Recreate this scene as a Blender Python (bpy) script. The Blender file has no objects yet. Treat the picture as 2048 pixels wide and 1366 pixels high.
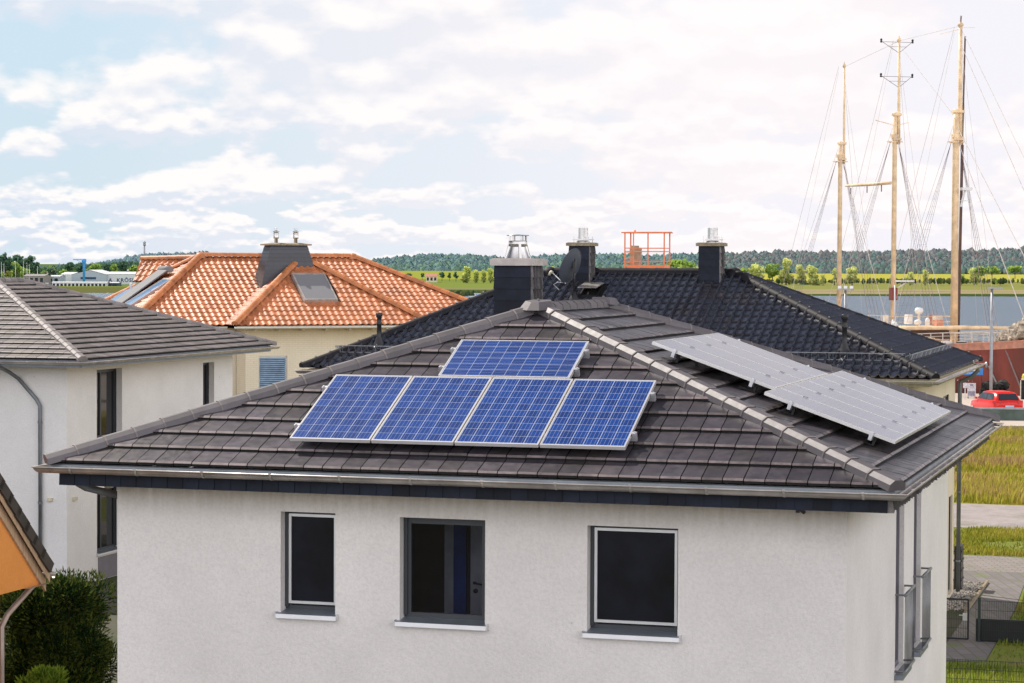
import bpy, math, random
from math import sin, cos, tan, pi, radians, sqrt, atan2, exp
from mathutils import Vector, Matrix, noise as mnoise
random.seed(7)
scene = bpy.context.scene
COL = scene.collection
V3 = Vector

# ------------------------------------------------------------------ helpers
class MB:
    """collects geometry; build() links it as one mesh object"""
    def __init__(s):
        s.v = []; s.f = []; s.t = []; s.m = []; s.sm = []; s.cur_m = 0; s.cur_t = 0.5; s.cur_s = False
    def vert(s, p):
        s.v.append((p[0], p[1], p[2])); return len(s.v) - 1
    def face(s, idx, t=None):
        s.f.append(tuple(idx)); s.t.append(s.cur_t if t is None else t); s.m.append(s.cur_m); s.sm.append(s.cur_s)
    def poly(s, pts, t=None):
        b = len(s.v); s.v.extend((p[0], p[1], p[2]) for p in pts); s.face(range(b, b + len(pts)), t)
    def box(s, x0, x1, y0, y1, z0, z1, t=None):
        if x0 > x1: x0, x1 = x1, x0
        if y0 > y1: y0, y1 = y1, y0
        if z0 > z1: z0, z1 = z1, z0
        b = len(s.v)
        s.v.extend([(x0,y0,z0),(x1,y0,z0),(x1,y1,z0),(x0,y1,z0),(x0,y0,z1),(x1,y0,z1),(x1,y1,z1),(x0,y1,z1)])
        for q in ((3,2,1,0),(4,5,6,7),(0,1,5,4),(1,2,6,5),(2,3,7,6),(3,0,4,7)):
            s.face([b+i for i in q], t)
    def hexa(s, P, t=None):
        b = len(s.v); s.v.extend(tuple(p) for p in P)
        for q in ((3,2,1,0),(4,5,6,7),(0,1,5,4),(1,2,6,5),(2,3,7,6),(3,0,4,7)):
            s.face([b+i for i in q], t)
    def obox(s, c, ax, ay, az, t=None):
        c = V3(c); ax = V3(ax); ay = V3(ay); az = V3(az)
        s.hexa([c-ax-ay-az, c+ax-ay-az, c+ax+ay-az, c-ax+ay-az, c-ax-ay+az, c+ax-ay+az, c+ax+ay+az, c-ax+ay+az], t)
    def bar(s, a, b, w, h=None, up=(0,0,1), t=None):
        a = V3(a); b = V3(b); h = w if h is None else h
        T = (b-a); L = T.length
        if L < 1e-6: return
        T /= L; u = V3(up)
        if abs(T.dot(u)) > .98: u = V3((0,1,0)) if abs(T.y) < .9 else V3((1,0,0))
        S = T.cross(u).normalized(); N = S.cross(T)
        s.obox((a+b)/2, T*L/2, S*w/2, N*h/2, t)
    def tube(s, pts, r, n=8, caps=True, t=None):
        pts = [V3(p) for p in pts]
        rs = r if isinstance(r, (list, tuple)) else [r]*len(pts)
        rings = []; old = s.cur_s; s.cur_s = True
        prevS = None
        for i, p in enumerate(pts):
            if i == 0: T = pts[1]-pts[0]
            elif i == len(pts)-1: T = pts[-1]-pts[-2]
            else: T = (pts[i]-pts[i-1]).normalized() + (pts[i+1]-pts[i]).normalized()
            T.normalize()
            if prevS is None:
                u = V3((0,0,1)) if abs(T.z) < .9 else V3((1,0,0))
                S = T.cross(u).normalized()
            else:
                S = (prevS - T*prevS.dot(T)).normalized()
            prevS = S; N = S.cross(T)
            b = len(s.v)
            for k in range(n):
                a = 2*pi*k/n
                s.v.append(tuple(p + S*cos(a)*rs[i] + N*sin(a)*rs[i]))
            rings.append(b)
        for i in range(len(rings)-1):
            a, b = rings[i], rings[i+1]
            for k in range(n):
                k2 = (k+1) % n
                s.face((a+k, b+k, b+k2, a+k2), t)
        s.cur_s = False
        if caps:
            s.face([rings[0]+k for k in range(n)], t)
            s.face([rings[-1]+k for k in reversed(range(n))], t)
        s.cur_s = old
    def lathe(s, c, prof, n=16, t=None, axis='z'):
        c = V3(c); old = s.cur_s; s.cur_s = True; rings = []
        for r, z in prof:
            b = len(s.v)
            for k in range(n):
                a = 2*pi*k/n
                if axis == 'z': s.v.append((c.x+r*cos(a), c.y+r*sin(a), c.z+z))
                elif axis == 'y': s.v.append((c.x+r*cos(a), c.y+z, c.z+r*sin(a)))
                else: s.v.append((c.x+z, c.y+r*cos(a), c.z+r*sin(a)))
            rings.append(b)
        for i in range(len(rings)-1):
            a, b = rings[i], rings[i+1]
            for k in range(n):
                k2 = (k+1) % n; s.face((a+k, a+k2, b+k2, b+k), t)
        s.cur_s = old
    def build(s, name, mats, parent=None, smooth=None, loc=None, fixn=False):
        me = bpy.data.meshes.new(name)
        me.from_pydata(s.v, [], s.f)
        if not isinstance(mats, (list, tuple)): mats = [mats]
        for m in mats: me.materials.append(m)
        me.polygons.foreach_set('material_index', s.m)
        me.polygons.foreach_set('use_smooth', s.sm if smooth is None else [smooth]*len(s.f))
        at = me.attributes.new('tint', 'FLOAT', 'FACE'); at.data.foreach_set('value', s.t)
        me.update()
        if fixn:
            import bmesh
            bm = bmesh.new(); bm.from_mesh(me); bmesh.ops.recalc_face_normals(bm, faces=bm.faces); bm.to_mesh(me); bm.free()
        o = bpy.data.objects.new(name, me); COL.objects.link(o)
        if parent: o.parent = parent
        if loc is not None: o.location = loc
        return o

def empty(name, loc=(0,0,0), rz=0.0):
    o = bpy.data.objects.new(name, None); COL.objects.link(o)
    o.location = loc; o.rotation_euler = (0,0,rz); o.empty_display_size = .3
    return o
def tag(o, label=None, cat=None, group=None, kind=None):
    if label: o['label'] = label
    if cat: o['category'] = cat
    if group: o['group'] = group
    if kind: o['kind'] = kind
    return o
def copy_tree(o, parent=None):
    c = o.copy(); COL.objects.link(c); c.parent = parent
    for ch in list(o.children):
        if ch is not c: copy_tree(ch, c)
    return c

# ------------------------------------------------------------------ materials
class NT:
    def __init__(s, tree): s.t = tree; s.n = tree.nodes; s.l = tree.links
    def node(s, ty, **kw):
        n = s.n.new(ty)
        for k, v in kw.items():
            if k.startswith('_'): setattr(n, k[1:], v)
        for k, v in kw.items():
            if not k.startswith('_'):
                key = int(k[1:]) if k[0] == 'i' and k[1:].isdigit() else k.replace('__', ' ')
                s.set(n, key, v)
        return n
    def set(s, n, key, v):
        sock = n.inputs[key]
        if isinstance(v, bpy.types.NodeSocket): s.l.new(v, sock)
        else: sock.default_value = v
    def math(s, op, a, b=0.0, c=None, clamp=False):
        n = s.n.new('ShaderNodeMath'); n.operation = op; n.use_clamp = clamp
        s.set(n, 0, a); s.set(n, 1, b)
        if c is not None: s.set(n, 2, c)
        return n.outputs[0]
    def mix(s, f, a, b, mode='MIX'):
        n = s.n.new('ShaderNodeMix'); n.data_type = 'RGBA'; n.blend_type = mode
        s.set(n, 0, f); s.set(n, 6, a); s.set(n, 7, b)
        return n.outputs[2]
    def noise(s, vec=None, scale=5.0, detail=3.0, rough=.5, dist=0.0):
        n = s.n.new('ShaderNodeTexNoise')
        n.inputs['Scale'].default_value = scale; n.inputs['Detail'].default_value = detail
        n.inputs['Roughness'].default_value = rough; n.inputs['Distortion'].default_value = dist
        if vec is not None: s.l.new(vec, n.inputs['Vector'])
        return n.outputs['Fac']
    def ramp(s, f, stops):
        n = s.n.new('ShaderNodeMapRange'); n.clamp = True
        s.set(n, 0, f); n.inputs[1].default_value = stops[0]; n.inputs[2].default_value = stops[1]
        n.inputs[3].default_value = stops[2] if len(stops) > 2 else 0; n.inputs[4].default_value = stops[3] if len(stops) > 3 else 1
        return n.outputs[0]
    def mapping(s, vec, scale=(1,1,1), loc=(0,0,0), rot=(0,0,0)):
        n = s.n.new('ShaderNodeMapping'); n.inputs['Scale'].default_value = scale; n.inputs['Location'].default_value = loc; n.inputs['Rotation'].default_value = rot
        s.l.new(vec, n.inputs['Vector']); return n.outputs[0]
def c4(c): return (c[0], c[1], c[2], 1.0)
def base_mat(name):
    m = bpy.data.materials.new(name); m.use_nodes = True
    nt = NT(m.node_tree); b = nt.n['Principled BSDF']
    return m, nt, b
def mat(name, col, rough=.6, metal=0.0, var=.15, vscale=3.0, vstretch=(1,1,1), tint=0.0, col2=None, bump=0.0, bscale=60.0, spec=.5, dirt=None, dirtamt=0.0, dscale=1.2, rvar=0.0, coat=0.0, coatr=.1, stretchb=(1,1,1)):
    m, nt, b = base_mat(name)
    tc = nt.n.new('ShaderNodeTexCoord').outputs['Object']
    mp = nt.mapping(tc, vstretch)
    f = nt.noise(mp, vscale, 5, .6)
    c2 = col2 if col2 else tuple(max(0, x*(1-var*2)) for x in col)
    c1 = tuple(min(1, x*(1+var)) for x in col) if not col2 else col
    color = nt.mix(nt.ramp(f, (.3, .7)), c4(c2), c4(c1))
    if tint:
        at = nt.n.new('ShaderNodeAttribute'); at.attribute_name = 'tint'; at.attribute_type = 'GEOMETRY'
        k = nt.ramp(at.outputs['Fac'], (0, 1, 1-tint, 1+tint))
        n = nt.n.new('ShaderNodeVectorMath'); n.operation = 'SCALE'; nt.l.new(color, n.inputs[0]); nt.l.new(k, n.inputs['Scale'])
        color = n.outputs[0]
    if dirt:
        d = nt.noise(tc, dscale, 8, .65)
        color = nt.mix(nt.math('MULTIPLY', nt.ramp(d, (.52, .72)), dirtamt), color, c4(dirt))
    nt.set(b, 'Base Color', color)
    if rvar:
        r = nt.noise(mp, vscale*2.3, 4, .6)
        nt.set(b, 'Roughness', nt.ramp(r, (.25, .75, rough-rvar, rough+rvar)))
    else: b.inputs['Roughness'].default_value = rough
    b.inputs['Metallic'].default_value = metal
    b.inputs['Specular IOR Level'].default_value = spec
    if coat: b.inputs['Coat Weight'].default_value = coat; b.inputs['Coat Roughness'].default_value = coatr
    if bump:
        bn = nt.noise(nt.mapping(tc, stretchb), bscale, 3, .6)
        bp = nt.n.new('ShaderNodeBump'); bp.inputs['Strength'].default_value = bump; bp.inputs['Distance'].default_value = .01
        nt.l.new(bn, bp.inputs['Height']); nt.l.new(bp.outputs[0], b.inputs['Normal'])
    return m

M = {}
M['tile_main'] = mat('satin_brown_roof_tile', (.075,.064,.078), .34, metal=.36, var=.2, vscale=5, tint=.35, rvar=.07, spec=1.0, dirt=(.12,.095,.04), dirtamt=.28, dscale=1.1, bump=.07, bscale=9)
M['cap_main'] = mat('satin_brown_ridge_tile', (.11,.097,.105), .55, metal=.12, var=.12, vscale=4, tint=.15, rvar=.04, spec=.8, bump=.1, bscale=30)
M['nose'] = mat('highlit_tile_nose', (.17,.135,.135), .33, var=.25, vscale=8, tint=.35, spec=.8)  # sky highlight along the tile noses, painted as a lighter colour
M['joint'] = mat('pale_mortar_joint', (.22,.19,.18), .7, var=.2)
M['under'] = mat('underlay_and_nose_shade', (.012,.011,.011), .9)  # underlay; also paints the shadow line on flat tile noses
M['tile_black'] = mat('glazed_black_roof_tile', (.035,.038,.055), .08, metal=.25, var=.06, vscale=3, tint=.25, rvar=.02, spec=1.0, coat=.6, coatr=.03, dirt=(.05,.033,.025), dirtamt=.6, dscale=.9, bump=.03, bscale=10)
M['cap_black'] = mat('glazed_black_ridge_tile', (.014,.013,.018), .62, spec=.25, var=.2, tint=.2, dirt=(.05,.04,.03), dirtamt=.25)
M['tile_orange'] = mat('orange_clay_tile', (.55,.20,.085), .5, var=.15, vscale=1.2, tint=.22, dirt=(.34,.15,.08), dirtamt=.45, rvar=.1)
M['cap_orange'] = mat('orange_clay_ridge', (.56,.20,.07), .5, var=.18, tint=.2, dirt=(.32,.16,.10), dirtamt=.3)
M['tile_grey'] = mat('matt_grey_concrete_tile', (.165,.142,.138), .55, var=.18, vscale=2.2, tint=.22, dirt=(.17,.145,.09), dirtamt=.5, dscale=1.5, bump=.3, bscale=40)
M['cap_grey'] = mat('grey_concrete_ridge', (.235,.21,.205), .55, var=.15, tint=.15, dirt=(.2,.16,.08), dirtamt=.3)
M['zinc'] = mat('zinc_sheet', (.50,.45,.42), .34, metal=.3, var=.18, vscale=3, rvar=.1, dirt=(.2,.19,.17), dirtamt=.4)
M['zinc_d'] = mat('weathered_zinc', (.20,.22,.24), .5, metal=.6, var=.15, vscale=2)
M['lead'] = mat('lead_flashing', (.22,.23,.24), .5, metal=.5)
M['slate'] = mat('dark_slate', (.012,.016,.030), .5, spec=.2, var=.2, vscale=6, tint=.35)
M['slate_light'] = mat('weathered_slate', (.018,.020,.032), .42, var=.2, vscale=6, tint=.3, spec=.8)
M['slate_edge'] = mat('lit_slate_edge', (.17,.155,.15), .6, var=.2, vscale=9, tint=.3)  # light on the slate fin edges, put into a paler colour
M['steel'] = mat('stainless_steel', (.62,.60,.58), .22, metal=1.0, var=.1, vscale=5, rvar=.08)
M['concrete'] = mat('mossy_concrete_cap', (.33,.27,.18), .8, var=.25, vscale=12, dirt=(.35,.24,.05), dirtamt=.5, dscale=6)
M['frame_dark'] = mat('anthracite_frame', (.045,.05,.058), .4, var=.06)
M['alu'] = mat('light_aluminium', (.72,.72,.74), .35, metal=.7, var=.04)
M['alu_white'] = mat('anodised_panel_frame', (.78,.76,.74), .32, metal=.55, var=.05)
M['sill'] = mat('sill_sheet', (.22,.25,.29), .4, metal=.5, var=.08)
M['plastic_black'] = mat('black_plastic', (.018,.018,.022), .4, var=.1)
M['mesh_dark'] = mat('dark_insect_mesh', (.006,.007,.013), .35, var=.5, vscale=1.3, spec=.2)
M['galv'] = mat('galvanised_steel', (.34,.35,.37), .45, metal=.7, var=.12)
M['orange_paint'] = mat('orange_machine_paint', (.85,.22,.08), .42, var=.1, vscale=3, dirt=(.3,.1,.05), dirtamt=.3)
M['dish'] = mat('grey_dish', (.07,.08,.10), .5, var=.06)
M['white'] = mat('white_gloss', (.78,.78,.78), .4, var=.06)
M['white_boat'] = mat('white_hull', (.75,.76,.78), .3, var=.05)
M['offwhite'] = mat('offwhite_plastic', (.62,.58,.42), .5)
M['gravel'] = mat('gravel_stones', (.42,.38,.34), .85, var=.3, vscale=30, tint=.3)
M['dark_green_metal'] = mat('dark_green_metal', (.02,.035,.03), .5)

def wall_mat(name, col, stain=(.30,.25,.17), bump=.5, bscale=150, brick=False, topz=5.6, staindepth=.5):
    m, nt, b = base_mat(name)
    tc = nt.n.new('ShaderNodeTexCoord').outputs['Object']
    f1 = nt.noise(tc, .55, 7, .62); f2 = nt.noise(tc, 26, 4, .75)
    color = nt.mix(nt.ramp(f1, (.32,.68)), c4([x*.86 for x in col]), c4(col))
    color = nt.mix(nt.math('MULTIPLY', nt.ramp(f2, (.42,.72)), .30), color, c4([x*.55 for x in col]))
    # grime washed down from the eaves
    sep = nt.n.new('ShaderNodeSeparateXYZ'); nt.l.new(tc, sep.inputs[0])
    top = nt.ramp(sep.outputs['Z'], (topz-staindepth, topz))
    st = nt.noise(nt.mapping(tc, (9,9,.8)), 1.6, 5, .7)
    top2 = nt.math('MULTIPLY', nt.math('POWER', top, 1.5), nt.ramp(st, (.25,.75,.35,1)))
    color = nt.mix(nt.math('MULTIPLY', top2, .75), color, c4(stain))
    spots = nt.noise(nt.mapping(tc, (1,1,1)), 7, 1, .3)
    color = nt.mix(nt.math('MULTIPLY', nt.ramp(spots, (.83,.85)), .6), color, c4((.08,.07,.07)))
    if brick:
        bt = nt.n.new('ShaderNodeTexBrick'); bt.inputs['Scale'].default_value = 1.0
        bt.inputs['Brick Width'].default_value = .25; bt.inputs['Row Height'].default_value = .083; bt.inputs['Mortar Size'].default_value = .008
        sx = nt.n.new('ShaderNodeCombineXYZ'); nt.l.new(nt.math('ADD', sep.outputs['X'], sep.outputs['Y']), sx.inputs[0]); nt.l.new(sep.outputs['Z'], sx.inputs[1])
        nt.l.new(sx.outputs[0], bt.inputs['Vector'])
        color = nt.mix(nt.math('MULTIPLY', bt.outputs['Fac'], .35), color, c4([x*.55 for x in col]))
    nt.set(b, 'Base Color', color); b.inputs['Roughness'].default_value = .85; b.inputs['Specular IOR Level'].default_value = .2
    bp = nt.n.new('ShaderNodeBump'); bp.inputs['Strength'].default_value = bump; bp.inputs['Distance'].default_value = .02
    nt.l.new(nt.noise(tc, bscale*.17, 5, .75), bp.inputs['Height']); nt.l.new(bp.outputs[0], b.inputs['Normal'])
    return m
M['stucco'] = wall_mat('pale_scratch_render', (.86,.815,.79), topz=5.78)
M['stucco2'] = wall_mat('white_smooth_render', (.86,.845,.84), bump=.1, topz=5.9, staindepth=.35)
M['cream'] = wall_mat('cream_render', (.78,.68,.52), bump=.2, topz=5.8)
M['creambrick'] = wall_mat('cream_brick', (.76,.68,.53), brick=True, topz=5.9, staindepth=1.2, stain=(.52,.40,.2))
M['ochre'] = wall_mat('ochre_render', (.88,.37,.10), bump=.2, topz=9)
M['grey_band'] = mat('grey_render', (.20,.19,.215), .8, var=.06)
M['soffit'] = mat('soffit_board', (.50,.42,.33), .6, var=.1, vstretch=(.4,10,1), vscale=4)

def glass_mat(name, col=(.012,.014,.018), rough=.03):
    m, nt, b = base_mat(name)
    b.inputs['Base Color'].default_value = c4(col); b.inputs['Roughness'].default_value = rough
    b.inputs['Specular IOR Level'].default_value = .6
    tc = nt.n.new('ShaderNodeTexCoord').outputs['Object']
    bp = nt.n.new('ShaderNodeBump'); bp.inputs['Strength'].default_value = .15; bp.inputs['Distance'].default_value = .02
    nt.l.new(nt.noise(tc, 1.1, 1, .4), bp.inputs['Height']); nt.l.new(bp.outputs[0], b.inputs['Normal'])
    return m
M['glass'] = glass_mat('dark_window_glass')
M['glass_blue'] = glass_mat('sky_blue_roof_glass', (.20,.34,.55), .06)
def clear_glass():
    m = bpy.data.materials.new('clear_window_glass'); m.use_nodes = True; nt = NT(m.node_tree)
    nt.n.remove(nt.n['Principled BSDF']); out = nt.n['Material Output']
    tr = nt.node('ShaderNodeBsdfTransparent', Color=(.62,.64,.68,1)); gl = nt.node('ShaderNodeBsdfGlossy', Roughness=.02)
    fr = nt.node('ShaderNodeFresnel', IOR=1.5); mx = nt.n.new('ShaderNodeMixShader')
    nt.l.new(fr.outputs[0], mx.inputs[0]); nt.l.new(tr.outputs[0], mx.inputs[1]); nt.l.new(gl.outputs[0], mx.inputs[2]); nt.l.new(mx.outputs[0], out.inputs[0])
    return m
M['clear'] = clear_glass()

def solar_mat(name, blue=True):
    """6 x 10 cells on a .992 x 1.65 module, object coordinates"""
    m, nt, b = base_mat(name)
    tc = nt.n.new('ShaderNodeTexCoord').outputs['Object']
    sep = nt.n.new('ShaderNodeSeparateXYZ'); nt.l.new(tc, sep.inputs[0])
    px, py = .159, .159; ox, oy = (.992-6*px)/2, (1.65-10*py)/2
    cx = nt.math('DIVIDE', nt.math('SUBTRACT', sep.outputs['X'], ox), px)
    cy = nt.math('DIVIDE', nt.math('SUBTRACT', sep.outputs['Y'], oy), py)
    fx = nt.math('FRACT', cx); fy = nt.math('FRACT', cy)
    def line(f, w): return nt.math('GREATER_THAN', nt.math('ABSOLUTE', nt.math('SUBTRACT', f, .5)), .5-w)
    def at(f, p, w): return nt.math('LESS_THAN', nt.math('ABSOLUTE', nt.math('SUBTRACT', f, p)), w)
    gapx = line(fx, .024); gapy = line(fy, .015)
    ix = nt.math('FLOOR', cx); iy = nt.math('FLOOR', cy)
    inx = nt.math('MULTIPLY', nt.math('GREATER_THAN', cx, 0), nt.math('LESS_THAN', cx, 6))
    iny = nt.math('MULTIPLY', nt.math('GREATER_THAN', cy, 0), nt.math('LESS_THAN', cy, 10))
    outm = nt.math('SUBTRACT', 1.0, nt.math('MULTIPLY', inx, iny))
    bus = nt.math('MAXIMUM', nt.math('MAXIMUM', at(fx, .2, .012), at(fx, .5, .012)), at(fx, .8, .012))
    cv = nt.n.new('ShaderNodeCombineXYZ'); nt.l.new(ix, cv.inputs[0]); nt.l.new(iy, cv.inputs[1])
    oi = nt.n.new('ShaderNodeObjectInfo'); nt.l.new(nt.math('MULTIPLY', oi.outputs['Random'], 37.0), cv.inputs[2])
    wn = nt.n.new('ShaderNodeTexWhiteNoise'); wn.noise_dimensions = '3D'; nt.l.new(cv.outputs[0], wn.inputs['Vector'])
    vo = nt.n.new('ShaderNodeTexVoronoi'); vo.inputs['Scale'].default_value = 55; nt.l.new(tc, vo.inputs['Vector'])
    if blue:
        cell = nt.mix(wn.outputs['Value'], c4((.004,.022,.125)), c4((.007,.050,.25)))
        cell = nt.mix(.38, cell, nt.mix(vo.outputs['Color'], c4((.003,.018,.11)), c4((.012,.075,.31))))
        linec = (.62,.66,.75)
    else:
        cell = nt.mix(wn.outputs['Value'], c4((.055,.06,.115)), c4((.065,.07,.125)))
        linec = (.30,.30,.36)
    gap = nt.math('MAXIMUM', nt.math('MAXIMUM', gapx, gapy), outm)
    col = nt.mix(nt.math('MULTIPLY', bus, .32 if blue else .0), cell, c4(linec))
    col = nt.mix(nt.math('MULTIPLY', gap, .62 if blue else .38), col, c4(linec))
    nt.set(b, 'Base Color', col)
    b.inputs['Roughness'].default_value = .3 if blue else .16
    b.inputs['Specular IOR Level'].default_value = .22 if blue else .36
    b.inputs['Coat Weight'].default_value = .12 if blue else .12; b.inputs['Coat Roughness'].default_value = .04 if blue else .14
    return m
M['solar'] = solar_mat('blue_polycrystalline_cells', True)
M['solar2'] = solar_mat('slate_blue_cells_under_glass', False)

# ------------------------------------------------------------------ roof builders
def clip_poly(poly, a, b):
    """keep the part of poly left of a->b"""
    out = []; n = len(poly); ex, ey = b[0]-a[0], b[1]-a[1]
    def d(p): return ex*(p[1]-a[1]) - ey*(p[0]-a[0])
    for i in range(n):
        p, q = poly[i], poly[(i+1) % n]; dp, dq = d(p), d(q)
        if dp >= -1e-9: out.append(p)
        if (dp > 1e-9 and dq < -1e-9) or (dp < -1e-9 and dq > 1e-9):
            k = dp/(dp-dq); out.append((p[0]+(q[0]-p[0])*k, p[1]+(q[1]-p[1])*k))
    return out
FLAT = dict(us=[0, 1], w=lambda u: 0.0, amp=0, gap=.011, nose=.042, smooth=False)
PAN = dict(us=[0,.06,.13,.2,.27,.34,.4,.7,1.0], w=lambda u: sin(pi*u/.4)**.8 if 0 < u < .4 else 0.0, amp=.066, gap=0, nose=.038, smooth=True)
ROLL = dict(us=[0,.12,.25,.38,.5,.62,.75,.88,1.0], w=lambda u: (.5-.5*cos(2*pi*u))**1.15, amp=.052, gap=0, nose=.03, smooth=True)
CORR = dict(us=[0,.25,.5,.75,1.0], w=lambda u: .5-.5*cos(2*pi*u), amp=.045, gap=0, nose=.02, smooth=True)
def facet_frame(P):
    A, B = V3(P[0]), V3(P[1]); U = (B-A).normalized(); W = (V3(P[2])-A); N = U.cross(W).normalized()
    if N.z < 0: N = -N
    Vv = N.cross(U)
    return A, U, Vv, N
def tiles(mb, P, tw, te, prof, u_off=0.0, holes=(), nose_m=0):
    A, U, Vv, N = facet_frame(P)
    uv = [((V3(p)-A).dot(U), (V3(p)-A).dot(Vv)) for p in P]
    edges = [(uv[i], uv[(i+1) % len(uv)]) for i in range(len(uv))]
    umin = min(p[0] for p in uv); umax = max(p[0] for p in uv); vmax = max(p[1] for p in uv)
    def pt(u, v, h): return A + U*u + Vv*v + N*h
    us, w, amp, gap, nose = prof['us'], prof['w'], prof['amp'], prof['gap'], prof['nose']
    for j in range(int(vmax/te)+2):
        v0 = j*te; v1 = v0+te+.005
        if v0 > vmax: break
        for i in range(int(math.floor((umin-u_off)/tw))-1, int((umax-u_off)/tw)+2):
            ua = u_off+i*tw
            if ua > umax or ua+tw < umin: continue
            uc = ua+tw/2; skip = False
            for (a0, a1, b0, b1) in holes:
                if a0 < uc < a1 and b0 < v0+te/2 < b1: skip = True
            if skip: continue
            t = random.random(); jit = random.uniform(-.003, .003)
            flat = amp == 0
            bands = [(v0+.032, v1)] if flat else [(v0, v0+te*.5), (v0+te*.5, v1)]
            def H(u, v):
                k = (v-v0)/te
                return .006 + jit*(1-k) + nose*(1-k) + amp*w(min(1, max(0, (u-ua)/tw)))
            cache = {}
            def vid(u, v):
                key = (round(u, 5), round(v, 5))
                if key not in cache: cache[key] = mb.vert(pt(u, v, H(u, v)))
                return cache[key]
            cut = False
            for (ea, eb) in edges:
                for (cu_, cv_) in ((ua, v0), (ua+tw, v0), (ua+tw, v1), (ua, v1)):
                    if (eb[0]-ea[0])*(cv_-ea[1]) - (eb[1]-ea[1])*(cu_-ea[0]) < -1e-4 and v1 < vmax: cut = True
            sm = prof['smooth'] and not cut
            mb.cur_s = sm
            any_ = False
            for s0, s1 in zip(us[:-1], us[1:]):
                x0 = ua+s0*tw+(gap/2 if s0 == 0 else 0); x1 = ua+s1*tw-(gap/2 if s1 == 1 else 0)
                for (b0, b1) in bands:
                    q = [(x0,b0),(x1,b0),(x1,b1),(x0,b1)]
                    for (ea, eb) in edges:
                        q = clip_poly(q, ea, eb)
                        if len(q) < 3: break
                    if len(q) < 3: continue
                    any_ = True
                    mb.face([vid(*p) for p in q], t)
                # nose
                q = [(x0, v0+.0002), (x1, v0+.0002)]
                lo, hi = x0, x1
                for (ea, eb) in edges:
                    ex, ey = eb[0]-ea[0], eb[1]-ea[1]
                    fa = ex*(v0+.0003-ea[1]) - ey*(lo-ea[0]); fb = ex*(v0+.0003-ea[1]) - ey*(hi-ea[0])
                    if fa < 0 and fb < 0: lo, hi = 1, 0; break
                    if fa < 0: lo = lo+(hi-lo)*(-fa)/(fb-fa)
                    elif fb < 0: hi = hi-(hi-lo)*(-fb)/(fa-fb)
                if hi > lo+1e-4:
                    if flat:
                        h1 = H(lo, v0)
                        om = mb.cur_m; mb.cur_m = 0; mb.poly([pt(lo,v0,.0),pt(hi,v0,.0),pt(hi,v0,h1-.016),pt(lo,v0,h1-.016)], t); mb.cur_m = om  # upright nose face painted dark as the shadow under each course
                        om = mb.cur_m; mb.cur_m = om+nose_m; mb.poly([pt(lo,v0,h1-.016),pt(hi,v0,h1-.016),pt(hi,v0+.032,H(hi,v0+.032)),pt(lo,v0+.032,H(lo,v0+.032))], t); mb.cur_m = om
                    else:
                        ha, hb_ = H(lo, v0), H(hi, v0)
                        mb.cur_s = False
                        mb.poly([pt(lo,v0,ha-nose),pt(hi,v0,hb_-nose),pt(hi,v0,hb_),pt(lo,v0,ha)], t)
                        mb.cur_s = sm
    mb.cur_s = False
def deck(mb, P, h=-.004, th=.12):
    A, U, Vv, N = facet_frame(P)
    mb.poly([V3(p)+N*h for p in P])
HEXCAP = [(-.135,-.02),(-.125,.055),(-.06,.105),(.06,.105),(.125,.055),(.135,-.02)]
ROUNDCAP = [(.125*cos(a), -.02+.125*sin(a)) for a in [pi*k/8 for k in range(8, -1, -1)]]
def caps(mb, P0, P1, prof, seg, lift=.03, scale=1.0, smooth=False, clip_mb=None, taper=.90, band=False):
    P0, P1 = V3(P0), V3(P1); T = P1-P0; L = T.length; T /= L
    S = T.cross(V3((0,0,1))).normalized(); N = S.cross(T)
    n = max(1, round(L/seg)); d = L/n
    for k in range(n):
        a = P0+T*(k*d-.02) + N*lift; b = P0+T*((k+1)*d+.015) + N*lift
        t = random.random(); jz = random.uniform(-.002, .002); s0, s1 = scale, scale*taper
        ra = [mb.vert(a+S*x*s0+N*(y*s0+jz)) for x, y in prof]; rb = [mb.vert(b+S*x*s1+N*(y*s1+jz-.006)) for x, y in prof]
        mb.cur_s = smooth
        for i in range(len(prof)-1): mb.face((ra[i], rb[i], rb[i+1], ra[i+1]), t)
        mb.cur_s = False
        if band and k > 0:
            mb.cur_m = 1; a2 = a-T*.003; a3 = a+T*.016
            for i in range(len(prof)-1):
                (xa, ya), (xb, yb) = prof[i], prof[i+1]; e = .002
                mb.poly([a2+S*xa*(s0+.008)+N*(ya*s0+jz+e), a3+S*xa*(s0+.008)+N*(ya*s0+jz+e), a3+S*xb*(s0+.008)+N*(yb*s0+jz+e), a2+S*xb*(s0+.008)+N*(yb*s0+jz+e)], t)
            mb.cur_m = 0
        mb.poly([a+S*x*s0+N*(y*s0+jz) for x, y in prof], t*.3)
        if clip_mb is not None:
            top = max(y for x, y in prof)
            c = a+N*(top*s0+.012)+T*.03
            mb.cur_m = 1; clip_mb.obox(c, T*.018, S*.013, N*.012); mb.cur_m = 0
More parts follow.
